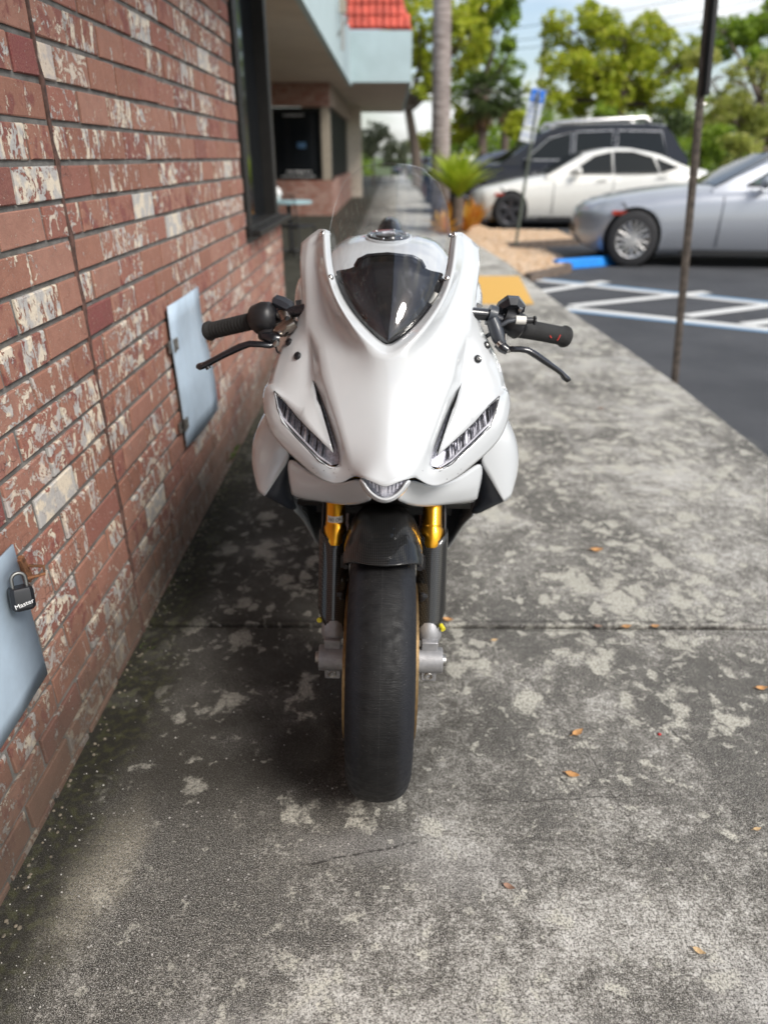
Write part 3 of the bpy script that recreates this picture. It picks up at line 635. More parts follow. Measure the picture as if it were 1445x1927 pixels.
# ---- upper cowl
V = dict(
 # opening edge, rim, crease A, crease C, crease B, middle N, outer O
 e0=(621,435,.365), r0=(610,431,.352), a0=(600,431,.384), b0=(583,443,.385), o0=(567,457,.40),
 e1=(624,470,.322), r1=(612,470,.298), a1=(590,478,.345), b1=(575,487,.35), o1=(563.5,490,.365),
 e2=(627,508,.273), r2=(615,511,.244), a2=(599,520,.300), b2=(576,528,.31), o2=(566,529,.33),
 e3=(641,553,.213), r3=(628,557,.182), a3=(613,562,.243), b3=(577,572,.265), o3=(571,574,.285),
 e4=(665,590,.168), r4=(651,597,.134), a4=(633,605,.196), b4=(579,612,.225), o4=(551,619,.275),
 e5=(689,617,.139), r5=(673,628,.104), a5=(652,641,.150), c5=(600,650,.166), b5=(584,651,.206), n5=(557,653,.215), o5=(526,657,.262),
 e6=(713,640,.121), r6=(700,655,.086), a6=(672,672,.108), c6=(604,690,.136), b6=(587,690,.183), n6=(551,692,.190), o6=(511,693,.24),
 z7=(731.5,651,.114), zr=(731.5,675,.077),
 z8=(730.5,715,.070), m8=(706,717,.0715), a8=(677,719,.0785), c8=(610,717,.110), b8=(588,713,.160), n8=(548,719,.168), o8=(506,722,.212),
 z9=(730,765,.042), m9=(708,767,.0433), a9=(683,769,.0505), c9=(628,772,.069), b9=(614,776,.104), p9=(607,778,.103),
 z10=(729.5,830,.000), m10=(711,832,.0012), a10=(691,834,.0075), c10=(648,837,.022), b10=(635,841,.054),
 z11=(729.5,872,-.032), m11=(712,873,-.031), a11=(694,874,-.024), c11=(658,872,.004), l6=(643,877,.022),
 z12=(729,918,-.062), m12=(706,908,-.058), a12=(684,899,-.049), c12=(667,896,-.012), 
 t1=(516,736,.165), t2=(536,755,.142), t3=(560,787,.108), t4=(600,827,.068), t5=(628,853,.044), p8=(598,750,.118),
 l1=(522,769,.138), l2=(531,795,.118), l3=(560,826,.085), l4=(600,868,.044), l5=(622,882,.030),
 k0=(500,722,.225), k1=(493,748,.205), k2=(497,781,.168), k3=(510,817,.138), k4=(536,846,.108), k5=(568,875,.075), k6=(593,897,.052), k7=(617,909,.030), k8=(638,911,.012), k9=(657,901,-.002),
 q0=(503,735,.185), q1=(506,775,.150), q2=(516,802,.127), q3=(545,833,.097), q4=(583,873,.056), q5=(608,893,.036), q6=(637,897,.018),
)
F = [('e0','r0','r1','e1'),('e1','r1','r2','e2'),('e2','r2','r3','e3'),('e3','r3','r4','e4'),('e4','r4','r5','e5'),('e5','r5','r6','e6'),('e6','r6','zr','z7'),
 ('r0','a0','a1','r1'),('r1','a1','a2','r2'),('r2','a2','a3','r3'),('r3','a3','a4','r4'),('r4','a4','a5','r5'),('r5','a5','a6','r6'),
 ('a0','b0','b1','a1'),('a1','b1','b2','a2'),('a2','b2','b3','a3'),('a3','b3','b4','a4'),
 ('b0','o0','o1','b1'),('b1','o1','o2','b2'),('b2','o2','o3','b3'),('b3','o3','o4','b4'),
 ('a4','b4','c5','a5'),('b4','b5','c5'),('b4','o4','n5','b5'),('o4','o5','n5'),
 ('a5','c5','c6','a6'),('c5','b5','b6','c6'),('b5','n5','n6','b6'),('n5','o5','o6','n6'),
 ('r6','m8','z8','zr'),('a6','a8','m8','r6'),('a6','c6','c8','a8'),('c6','b6','b8','c8'),('b6','n6','n8','b8'),('n6','o6','o8','n8'),
 ('z8','m8','m9','z9'),('m8','a8','a9','m9'),('a8','c8','c9','a9'),('c8','b8','b9','c9'),
 ('z9','m9','m10','z10'),('m9','a9','a10','m10'),('a9','c9','c10','a10'),('c9','b9','b10','c10'),
 ('z10','m10','m11','z11'),('m10','a10','a11','m11'),('a10','c10','c11','a11'),('c10','b10','l6','c11'),
 ('z11','m11','m12','z12'),('m11','a11','a12','m12'),('a11','c11','c12','a12'),
 ('n8','o8','t1','t2'),('b8','n8','t2','t3'),('b8','t3','p8'),('p8','t3','t4','p9'),('p9','t4','t5'),
 ('o8','k0','q0','t1'),('k0','k1','q0'),('t1','q0','q1','l1'),('q0','k1','k2','q1'),('l1','q1','q2','l2'),('q1','k2','k3','q2'),('l2','q2','q3','l3'),('q2','k3','k4','q3'),
 ('l3','q3','q4','l4'),('q3','k4','k5','q4'),('l4','q4','q5','l5'),('q4','k5','k6','q5'),('l5','q5','q6','l6'),('q5','k6','k7','q6'),('q6','k7','k8'),('l6','q6','c12','c11'),('q6','k8','k9','c12')]
def chain(s, w): k = s.split(); return [(a, b, w) for a, b in zip(k, k[1:])]
CR = chain('e0 e1 e2 e3 e4 e5 e6 z7', 1) + chain('r0 r1 r2 r3 r4 r5 r6 zr', 1) + chain('a0 a1 a2 a3 a4', .95) + chain('b0 b1 b2 b3 b4 b5 b6 b8', 1) + chain('b8 b9 b10 l6', 1) + chain('c5 c6 c8 c9 c10 c11 c12', 1) + \
     chain('b8 p8 p9 t5', 1) + chain('t1 t2 t3 t4 t5', 1) + chain('t1 l1 l2 l3 l4 l5 l6', 1) + chain('o0 o1 o2 o3 o4 o5 o6 o8', .7) + chain('k0 k1 k2 k3 k4 k5 k6 k7 k8 k9 c12', .8) + chain('c12 a12 m12 z12', 1) + \
     chain('e0 r0 a0 b0 o0', .6) + chain('o8 t1', .4) + chain('q0 q1 q2 q3 q4 q5', .25)
ZERO = ('z7', 'zr', 'z8', 'z9', 'z10', 'z11', 'z12')
cowl = surf('front_cowl', V, F, M['white'], crease=CR, zero=ZERO, thick=.0045)
# fold-back flange so that the outer edge has depth
def flange(name, ch, back, mt=M['white'], V=V, th=.003):
    k = ch.split(); W_ = {}; 
    for i in k:
        p = V[i].copy() if isinstance(V[i], Vector) else P3(*V[i]); W_[i] = p; W_[i + 'm'] = p + Vector((-p.x * .015, back * .5, .0)); W_[i + 'b'] = p + Vector((-p.x * .06, back, -.004))
    return surf(name, W_, [q for a, b in zip(k, k[1:]) for q in ((a, b, b + 'm', a + 'm'), (a + 'm', b + 'm', b + 'b', a + 'b'))], mt, thick=th, sub=1, out=(0, 0, 1))
flange('cowl_side', 'o0 o1 o2 o3 o4 o5 o6 o8 k0 k1', .07)

# ---- headlights: reflector housing, slats, clear lens
def hl(side):
    sx = side
    def Q(k, dy=0):
        p = P3(*V[k]) if not isinstance(V[k], Vector) else V[k]; return Vector((p.x * sx, p.y + dy, p.z - dy * .15))
    root = None
    top = ['t1', 't2', 't3', 't4', 't5']; bot = ['l1', 'l2', 'l3', 'l4', 'l5']
    def build_sheet(name, dy, mt, sh=.0):
        mb = MB()
        tp = [Q(k, dy) for k in top]; bt = [Q('t1', dy)] + [Q(k, dy) for k in bot[1:]] 
        bt = [Q('l1', dy), Q('l2', dy), Q('l3', dy), Q('l4', dy), Q('l5', dy)]
        mb.add(tp + bt, [(0, 5, 1), (1, 5, 6), (1, 6, 7, 2), (2, 7, 8, 3), (3, 8, 9, 4)])
        # slit part
        sl = [Q('t5', dy), Q('l5', dy), Q('l6', dy), Q('b10', dy), Q('b9', dy), Q('b8', dy), Q('p8', dy), Q('p9', dy)]
        mb.add(sl, [(0, 1, 2, 3), (0, 3, 4, 7), (7, 4, 6), (6, 4, 5)])
        return mb.build(name, mt, bike if root is None else root, 40)
    root = build_sheet('headlight', .026, M['greyplastic'])
    build_sheet('lens', .003, M['lens'])
    sm = MB(); so_ = MB()
    tp = [Q(k) for k in top]; bt = [Q(k) for k in ('l1', 'l2', 'l3', 'l4', 'l5')]; bt[0] = bt[0].lerp(bt[1], .3)
    def along(c, t_):
        t_ *= len(c) - 1; i = min(int(t_), len(c) - 2); return c[i].lerp(c[i + 1], t_ - i)
    rr = random.Random(5)
    N = 17
    for i in range(N):
        t0 = .06 + .80 * i / N; a = along(tp, t0); b = along(bt, t0 * .97 + .0)
        a, b = a.lerp(b, .08), a.lerp(b, .80)
        w = (along(tp, t0 + .03) - along(tp, t0)) * (.55 + .3 * rr.random()); d = Vector((0, .010 + .008 * rr.random(), 0)); mid = a.lerp(b, .5) + Vector((0, .006, 0))
        tgt = sm if i % 2 else so_
        tgt.add([a + d, a + w + d * .6, mid + w * 1.1 + d, mid + d * 1.6, b + w + d * .7, b + d * 1.1], [(0, 1, 2, 3), (3, 2, 4, 5)])
    sm.build('reflector', M['chrome_refl'], root, 20); so_.build('shade', M['blk'], root, 20)
    # inner contour rail and outline
    rl = MB(); rl.tube([a.lerp(b, .86) + Vector((0, .008, 0)) for a, b in zip(tp, bt)] , .0022, 6)
    rl.build('light_guide', M['chrome_refl'], root, 60)
    ol = MB(); ring = [Q(k, .0015) for k in ('t1', 't2', 't3', 't4', 't5', 'p9', 'p8', 'b8', 'b9', 'b10', 'l6', 'l5', 'l4', 'l3', 'l2', 'l1', 't1')]
    ol.tube(ring, .0013, 6); ol.build('seal', M['blk'], root, 60)
hl(1); hl(-1)
# ---- centre light
ci = [(684,901,-.040),(694,919,-.046),(708,933,-.054),(729,939,-.060)]; ct = [(684,901,-.040),(700,908,-.047),(715,914,-.054),(729,919,-.060)]
VC = {f'i{i}': p for i, p in enumerate(ci)}; VC.update({f't{i}': p for i, p in enumerate(ct) if i}); VC['t0'] = VC['i0']
def shift(D, dy): return {k: P3(p[0], p[1], p[2] + dy) if not isinstance(p, Vector) else p + Vector((0, dy, 0)) for k, p in D.items()}
FC = [('i0', 'i1', 't1'), ('t1', 'i1', 'i2', 't2'), ('t2', 'i2', 'i3', 't3')]
cl_ = surf('position_light', shift(VC, .022), FC, M['greyplastic'], thick=0, sub=0, zero=('i3', 't3'))
surf('lens', shift(VC, .002), FC, M['lens'], parent=cl_, thick=0, sub=0, zero=('i3', 't3'))
sm = MB()
for i in range(11):
    x = (i - 5) / 5.6; s = abs(x); a = P3(729 - s * 40, 919 - s * 16, -.055 + s * .012); b = P3(729 - s * 38, 937 - s * s * 30, -.055 + s * .012)
    sg_ = 1 if x < 0 else -1
    a.x = abs(a.x) * -sg_ * -1; b.x = abs(b.x) * -sg_ * -1
    d = Vector((0, .012, 0)); w = Vector((.0032, 0, 0)); sm.add([a + d, a + w + d, b + w + d * .6, b + d * .6], [(0, 1, 2, 3)])
sm.build('reflector', M['chrome_refl'], cl_)
# ---- lower lip with centre light surround
VL = dict(u0=(541,856,.185),u1=(570,880,.150),u2=(600,902,.118),u3=(630,912,.085),u4=(662,905,.030),
 m0=(541,893,.175),m1=(556,911,.150),m2=(603,924,.115),m3=(642,930,.080),m4=(672,924,.030),
 d0=(549,931,.180),d1=(566,937,.160),d2=(612,945,.122),d3=(646,951,.090),d4=(672,951,.050),
 v0=(675,899,-.022),v1=(688,923,-.036),v2=(703,938,-.046),v3=(729,946,-.054),
 x0=(677,900,.02),x1=(690,921,.012),d5=(698,940,.012),d6=(716,947,.02),
 i0=(684,900.5,-.042),i1=(693,919,-.047),i2=(708,933,-.055),i3=(729,939,-.061),
 g0=(556,938,.22),g1=(572,943,.21),g2=(614,946,.18),g3=(647,950,.15),g4=(674,950,.12),g5=(694,946,.07),w3=(729,949,.0))
FL = [('u0','m0','m1','u1'),('u1','m1','m2','u2'),('u2','m2','m3','u3'),('u3','m3','m4','u4'),('m0','d0','d1','m1'),('m1','d1','d2','m2'),('m2','d2','d3','m3'),('m3','d3','d4','m4'),
 ('u4','m4','x1','x0'),('m4','d4','d5','x1'),('v0','v1','i1','i0'),('v1','v2','i2','i1'),('v2','v3','i3','i2'),
 ('d0','g0','g1','d1'),('d1','g1','g2','d2'),('d2','g2','g3','d3'),('d3','g3','g4','d4'),('d4','g4','g5','d5')]
surf('lower_lip', VL, FL, M['white'], crease=chain('i0 i1 i2 i3', 1) + chain('v0 v1 v2 v3', .3) + chain('d0 d1 d2 d3 d4 d5', .6) + chain('u0 u1 u2 u3 u4 x0', .5), zero=('v3', 'i3', 'w3'), thick=.004)
VV_ = {k: P3(*VL[k]) for k in ('v0', 'v1', 'v2', 'v3')}; VV_['v3'].x = 0
for k in list(VV_): VV_[k + 'b'] = VV_[k] + Vector((-VV_[k].x * .05, .07, .002))
surf('light_surround', VV_, [('v0', 'v1', 'v1b', 'v0b'), ('v1', 'v2', 'v2b', 'v1b'), ('v2', 'v3', 'v3b', 'v2b')], M['white'], zero=('v3', 'v3b'), thick=.003, out=(0, 0, -1))
# dark duct above the lip
surf('duct_liner', dict(a=P3(655, 900, .05), b=P3(684, 900, .02), c=P3(684, 912, .02), d=P3(655, 914, .05), e=P3(600, 890, .16), f=P3(600, 905, .16)), [('a', 'b', 'c', 'd'), ('e', 'a', 'd', 'f')], M['dark'], mirror='split', thick=.002, sub=0)

# ---- side fairing: front flare, dark inner panel, body
def L3(x, y, z): return Vector((-x, y, z))
VS = dict(e0=(549,857,.200),e1=(540,873,.200),e2=(526,893,.205),e3=(513,914,.208),e4=(500,933,.215),
 a0=(531,828,.205),a1=(513,847,.21),a2=(500,872,.215),a3=(493,897,.22),a4=(492,926,.222),
 s0=(496,792,.24),s1=(470,815,.262),s2=(461,850,.275),s3=(467,888,.265),s4=(482,920,.245),
 b0=L3(.245,.42,.835),b1=L3(.268,.42,.78),b2=L3(.280,.42,.71),b3=L3(.270,.42,.63),b4=L3(.250,.42,.56),
 c0=L3(.205,.66,.85),c1=L3(.235,.66,.78),c2=L3(.25,.66,.68),c3=L3(.245,.66,.58),c4=L3(.22,.66,.48),
 h0=L3(.15,.95,.80),h1=L3(.19,.95,.74),h2=L3(.215,.97,.64),h3=L3(.21,.98,.54),h4=L3(.19,.98,.44))
FS = [(f'{a}{i}', f'{b}{i}', f'{b}{i+1}', f'{a}{i+1}') for a, b in (('e','a'),('a','s'),('s','b'),('b','c'),('c','h')) for i in range(4)]
surf('side_fairing', VS, FS, M['white'], crease=chain('e0 e1 e2 e3 e4', 1) + chain('s0 s1 s2 s3 s4', .15) + chain('e4 a4 s4', .6), thick=.004, out=(0, -1, .2))
VN = dict(e0=(548,858,.203),e1=(539,874,.203),e2=(525,894,.208),e3=(512,915,.211),e4=(500,934,.218),
 n0=(560,862,.235),n1=(551,893,.245),n2=(550,922,.25),n3=(553,945,.25),n4=(562,957,.255),n5=(530,950,.236), n6=(549,962,.25))
surf('duct_panel', VN, [('e0','n0','n1','e1'),('e1','n1','n2','e2'),('e2','n2','n3','e3'),('e3','n3','n5','e4'),('n3','n4','n6','n5')], M['navy'], mirror='split', thick=.003, sub=1, crease=chain('e0 e1 e2 e3 e4 n5 n6', 1))
# belly
VB = dict(p0=(546,958,.29),p1=(566,968,.38),p2=(583,995,.46),p3=(600,1030,.52),p4=(640,1060,.56),
 q0=L3(.245,.55,.52),q1=L3(.235,.58,.46),q2=L3(.215,.62,.37),q3=L3(.18,.66,.27),q4=L3(.06,.68,.2),
 r0=L3(.20,.98,.46),r1=L3(.19,.98,.40),r2=L3(.17,.98,.32),r3=L3(.13,.98,.24),r4=L3(.05,.98,.19))
surf('belly_pan', VB, [(f'{a}{i}', f'{b}{i}', f'{b}{i+1}', f'{a}{i+1}') for a, b in (('p','q'),('q','r')) for i in range(4)], M['white'], crease=chain('p0 p1 p2 p3 p4', 1), thick=.004)
# dark machinery behind
rd = MB(); rd.box((0, .44, .60), (.36, .03, .30)); rd_o = rd.build('radiator', M['dark'], bike)
fin = MB()
for i in range(26): fin.box((0, .423, .47 + i * .0105), (.34, .004, .0022))
fin.build('fins', M['blk'], rd_o)
eg = MB(); eg.box((0, .68, .50), (.34, .42, .42)); eg.box((0, .50, .84), (.30, .30, .22)); eg.tube([(-.17, .9, .42), (.17, .9, .42)], .11, 20); eg.build('engine', M['dark'], bike, bevel=.02)
ex = MB()
for x in (-.11, -.04, .04, .11): ex.tube([(x, .47, .50), (x, .44, .40), (x * .8, .50, .28), (x * .4, .70, .20)], .019, 10)
ex.build('exhaust_header', mat('heat_blued_steel', (.12, .09, .09), .3, 1, var=.4), bike, 60)
surf('nose_underside', dict(a=P3(560, 930, .20), b=P3(700, 925, .06), c=P3(729, 930, .0), d=P3(729, 955, .16), e=P3(560, 950, .26)), [('a', 'b', 'c', 'd', 'e')], M['dark'], sub=0, thick=.003, zero=('c', 'd'))
surf('inner_cowl', dict(a=P3(566, 720, .24), b=P3(650, 730, .16), c=P3(729, 760, .11), d=P3(729, 880, .02), e=P3(640, 880, .07), f=P3(545, 850, .2)), [('a', 'b', 'e', 'f'), ('b', 'c', 'd', 'e')], M['dark'], sub=0, thick=.003, zero=('c', 'd'))

# ---- cockpit
VD = dict(t0=(627,509,.30),t1=(650,507,.31),t2=(667,503,.31),t3=(674,491,.31),t4=(692,482,.312),t5=(729,479,.315),
 l0=(628,514,.268),l1=(640,551,.216),l2=(664,588,.172),l3=(688,615,.144),l4=(712,638,.127),l5=(731,650,.121),
 m0=(640,520,.30),m1=(655,548,.275),m2=(672,570,.25),m3=(690,585,.235),m4=(710,598,.225),m5=(730,602,.22))
surf('dash_panel', VD, [(f'{a}{i}', f'{a}{i+1}', f'{b}{i+1}', f'{b}{i}') for a, b in (('t','m'),('m','l')) for i in range(5)], M['dash'], zero=('t5', 'm5', 'l5'), crease=chain('t0 t1 t2 t3 t4 t5', .7), thick=.004, sub=2)
hump = MB(); hp = [P3(*q) for q in ((668,501,.30),(675,489,.30),(692,481,.30),(729,478,.30))]; hp += [Vector((-p.x, p.y, p.z)) for p in hp[::-1][1:]]
hump.tube(hp, .004, 8); hump.build('dash_rim', M['blkgloss'], bike, 60)
# windscreen
EK = ['z7', 'e6', 'e5', 'e4', 'e3', 'e2', 'e1', 'e0']; EL = [P3(*V[k]) for k in EK]; EL[0].x = 0
EL = [EL[0]] + [p + Vector((0, -.002, .002)) for p in EL[1:]] + [P3(629, 390, .40), P3(648, 342, .428), P3(680, 314, .445)]
CL = [P3(731, v, y) for v, y in ((651, .108), (632, .113), (608, .124), (580, .140), (545, .165), (498, .202), (455, .242), (420, .275), (385, .315), (345, .37), (307, .43))]
ws = MB(); NS = 12; vs = []
for L_, C_ in zip(EL, CL):
    C_.x = 0
    for j in range(-NS, NS + 1):
        s = j / NS; a = abs(s); w_ = a ** 2.2
        vs.append((abs(L_.x) * s, C_.y + (L_.y - C_.y) * w_, C_.z + (L_.z - C_.z) * w_))
nn = 2 * NS + 1
ws.add(vs, [(i * nn + j, i * nn + j + 1, (i + 1) * nn + j + 1, (i + 1) * nn + j) for i in range(len(EL) - 1) for j in range(nn - 1)])
wso = ws.build('windscreen', M['glass'], bike, 180); m_ = wso.modifiers.new('sub', 'SUBSURF'); m_.levels = m_.render_levels = 1
eg_ = MB(); Lr = [Vector((-abs(p.x), p.y, p.z)) for p in EL[7:]]; topr = [Vector((abs(EL[-1].x) * s, CL[-1].y + (EL[-1].y - CL[-1].y) * abs(s) ** 2.2, CL[-1].z + (EL[-1].z - CL[-1].z) * abs(s) ** 2.2)) for s in [i / 12 for i in range(-12, 13)]]
eg_.tube(Lr + topr[1:-1] + [Vector((-p.x, p.y, p.z)) for p in Lr[::-1]], .0008, 6); eg_.build('screen_edge', M['screenedge'], wso, 60)
# ---- surface probe for fixings
dg = bpy.context.evaluated_depsgraph_get(); bpy.context.view_layer.update()
def bvh(o):
    ev = o.evaluated_get(dg); me = ev.to_mesh(); t_ = BVHTree.FromPolygons([v.co.copy() for v in me.vertices], [tuple(p.vertices) for p in me.polygons]); ev.to_mesh_clear(); return t_
cb = bvh(cowl); wb = bvh(wso); db = bvh(bpy.data.objects['dash_panel'])
def hit(tr, u, v):
    h = tr.ray_cast(BO, (BR3 @ ray(u, v)).normalized())
    if h[0] is None: return P3(u, v, .2), Vector((0, -1, .5)).normalized()
    n = h[1]; n = -n if n.dot(BR3 @ ray(u, v)) > 0 else n
    return h[0], n.normalized()
def disc_bolt(tr, u, v, r, mo, mi, name):
    p, n = hit(tr, u, v); q = n.to_track_quat('Z', 'Y').to_matrix()
    b = MB(); b.lathe([(0, r), (.0035, r), (.005, r * .8), (.0045, r * .62)], p, 'z', 20, q); o = b.build(name, mo, bike, 40)
    c = MB(); c.lathe([(.001, r * .64), (.0048, r * .60), (.0060, r * .42), (.0055, r * .25), (.0025, r * .22), (.0025, .0)], p, 'z', 16, q); c.build('bolt_head', mi, o, 40)
for (u, v) in ((544.5, 644), (560.5, 670)): disc_bolt(cb, u, v, .0085, M['blk'], M['blkgloss'], 'fairing_bolt')
for (u, v) in ((915, 650), (898, 676)): disc_bolt(cb, u, v, .0085, M['blk'], M['steel'], 'fairing_bolt')
for (u, v) in ((685, 598), (778, 598)): disc_bolt(db, u, v, .0085, M['blk'], M['blkgloss'], 'dash_bolt')
for (u, v) in ((607, 440), (622.5, 522), (840.5, 524), (855, 442)):
    p, n = hit(cb, u, v); q = n.to_track_quat('Z', 'Y').to_matrix(); b = MB(); b.lathe([(-.001, .0065), (.002, .006), (.0045, .0042), (.0055, .0)], p, 'z', 16, q); b.build('screen_bolt', M['chrome'], bike, 50)
for (u, v) in ((619, 441), (846, 443)):
    p, n = P3(u, v, .37), Vector((0, -1, .3)).normalized(); b = MB(); b.ball(p, .0045); b.build('screen_nut', M['chrome'], bike, 60)
tb = MB(); p = P3(820, 551, .215); tb.tube([p, p + Vector((-.012, -.006, -.02))], [.008, .0065], 10, flat=.5); tb.build('wire_tab', M['whiteplastic'], bike, 60)
# paint chips
chip = MB(); rr = random.Random(11)
for _ in range(26):
    u = rr.choice((rr.uniform(575, 665), rr.uniform(780, 925), rr.uniform(500, 540))); v = rr.uniform(880, 905) if u > 570 else rr.uniform(820, 905)
    h = cb.ray_cast(BO, (BR3 @ ray(u, v)).normalized())
    if h[0] is None: continue
    chip.ball(h[0], rr.uniform(.0005, .0011), 5, 3)
ch_ = chip.build('paint_chips', M['blk'], bike); ch_['kind'] = 'stuff'

# ---- tank, seat, tail
def loft(rings, name, mt, parent=bike, sub=2, mirror=True):
    """rings: list of (y, [(x, z) ...]) half outlines from the top centre down"""
    VV = {}; n = len(rings[0][1]); zero = []
    for i, (y, pts) in enumerate(rings):
        for j, (x, z) in enumerate(pts):
            yy = y[j] if isinstance(y, (list, tuple)) else y
            VV[f'{i}_{j}'] = Vector((-x, yy, z))
    return surf(name, VV, [(f'{i}_{j}', f'{i}_{j+1}', f'{i+1}_{j+1}', f'{i+1}_{j}') for i in range(len(rings) - 1) for j in range(n - 1)], mt, parent, thick=0, sub=sub, out=(0, 0, 1))
tank = loft([(.47, [(0, 1.00), (.08, 1.00), (.125, .985), (.15, .96), (.18, .92), (.19, .86)]),
      (.53, [(0, 1.075), (.08, 1.073), (.130, 1.06), (.16, 1.02), (.215, .985), (.225, .90)]),
      (.62, [(0, 1.118), (.085, 1.115), (.140, 1.103), (.175, 1.05), (.258, 1.035), (.25, .92)]),
      (.75, [(0, 1.135), (.085, 1.131), (.138, 1.115), (.175, 1.06), (.250, 1.035), (.24, .90)]),
      (.88, [(0, 1.11), (.08, 1.106), (.12, 1.09), (.15, 1.04), (.18, .98), (.17, .86)]),
      (1.02, [(0, 1.01), (.06, 1.005), (.09, .99), (.11, .95), (.13, .90), (.12, .82)])], 'fuel_tank', M['white'])
bpy.context.view_layer.update(); dg = bpy.context.evaluated_depsgraph_get(); tkb = bvh(tank)
p, n = hit(tkb, 731, 446)
q = n.to_track_quat('Z', 'Y').to_matrix(); c = MB(); c.lathe([(-.004, .056), (.004, .056), (.006, .053), (.0055, .040), (.004, .039), (.004, .034), (.0075, .032), (.0085, .026), (.0075, .0)], p, 'z', 40, q); cap = c.build('filler_cap', M['blkgloss'], bike, 40)
c = MB(); c.lathe([(-.003, .060), (.003, .060), (.004, .057), (.003, .055)], p, 'z', 40, q); c.build('cap_ring', M['white'], cap, 40)
c = MB()
for i in range(6): a = i * math.pi / 3 + .3; c.ball(p + q @ Vector((.047 * math.cos(a), .047 * math.sin(a), .006)), .0035, 8, 5)
c.build('cap_screws', M['chrome'], cap, 60)
c = MB(); c.tube([p + q @ Vector((-.016, 0, .0095)), p + q @ Vector((.0, .004, .010)), p + q @ Vector((.016, 0, .0095))], .0035, 6); c.build('cap_latch', M['greyplastic'], cap, 60)
loft([(1.0, [(0, .86), (.06, .86), (.11, .84), (.13, .80)]), (1.15, [(0, .87), (.07, .87), (.12, .85), (.14, .80)]), (1.28, [(0, .93), (.06, .92), (.10, .89), (.12, .83)])], 'seat', M['rubber'])
loft([(1.22, [(0, .92), (.05, .91), (.08, .88), (.11, .82)]), (1.30, [(0, 1.12), (.035, 1.11), (.06, 1.04), (.10, .86)]), (1.42, [(0, 1.135), (.035, 1.12), (.055, 1.05), (.09, .90)]), (1.65, [(0, 1.09), (.03, 1.08), (.045, 1.04), (.06, .96)]), (1.80, [(0, 1.04), (.015, 1.035), (.02, 1.02), (.03, .99)])], 'tail_cowl', M['blkgloss'])
fr = MB()
for s in (-1, 1):
    fr.tube([(s * .09, .42, .88), (s * .16, .70, .72), (s * .15, .98, .46)], .028, 10, flat=1.4); fr.tube([(s * .12, .98, .40), (s * .13, 1.42, .31)], .025, 10, flat=1.6); fr.tube([(s * .08, 1.0, .78), (s * .07, 1.5, .95)], .014, 8)
fr.build('frame', M['cast'], bike, 60)
# ---- wheels
def wheel(y, w, Rr, rim_r, disc_x, name):
    prof = [(-.78 * w, rim_r - .012), (-.88 * w, rim_r), (-1.0 * w, rim_r + .022), (-1.02 * w, rim_r + .040), (-.93 * w, Rr - .026), (-.75 * w, Rr - .0125), (-.5 * w, Rr - .0045), (-.25 * w, Rr - .0012), (0, Rr)]
    prof += [(-a, b) for a, b in prof[::-1][1:]]
    root = MB().lathe(prof, (0, y, Rr), 'x', 96).build(name + '_tyre', M['tyre'], bike, 50)
    rm = MB(); rp = [(-.80 * w, rim_r - .002), (-.84 * w, rim_r + .006), (-.74 * w, rim_r + .004), (-.5 * w, rim_r - .03), (.5 * w, rim_r - .03), (.74 * w, rim_r + .004), (.84 * w, rim_r + .006), (.80 * w, rim_r - .002), (.55 * w, rim_r - .04), (-.55 * w, rim_r - .04)]
    rm.lathe(rp, (0, y, Rr), 'x', 64, close=True); rm.tube([(-.05, y, Rr), (.05, y, Rr)], .035, 20)
    for k in range(5):
        for da in (-.13, .13):
            a = k * math.tau / 5 + .3; rm.tube([(0, y + .03 * math.cos(a), Rr + .03 * math.sin(a)), (0, y + (rim_r - .03) * math.cos(a + da), Rr + (rim_r - .03) * math.sin(a + da))], [.016, .011], 8)
    ro = rm.build(name + '_wheel', M['brass'], bike, 40)
    for s in ((-1, 1) if disc_x > 0 else (1,)):
        d = MB(); X_ = abs(disc_x) * s; d.lathe([(X_ - .0028, .172), (X_ + .0028, .172), (X_ + .0028, .135), (X_ - .0028, .135)], (0, y, Rr), 'x', 72, close=True)
        d.lathe([(X_ - .002, .132), (X_ + .002, .132), (X_ + .002, .06), (X_ - .002, .06)], (0, y, Rr), 'x', 40, close=True)
        for k in range(10):
            a = k * math.tau / 10; d.tube([(X_ - .005, y + .134 * math.cos(a), Rr + .134 * math.sin(a)), (X_ + .005, y + .134 * math.cos(a), Rr + .134 * math.sin(a))], .007, 10)
        d.build('brake_disc', M['brass'], bike, 35)
wheel(0, .0655, .30, .218, .074, 'front')
wheel(1.42, .097, .315, .218, -.11, 'rear')
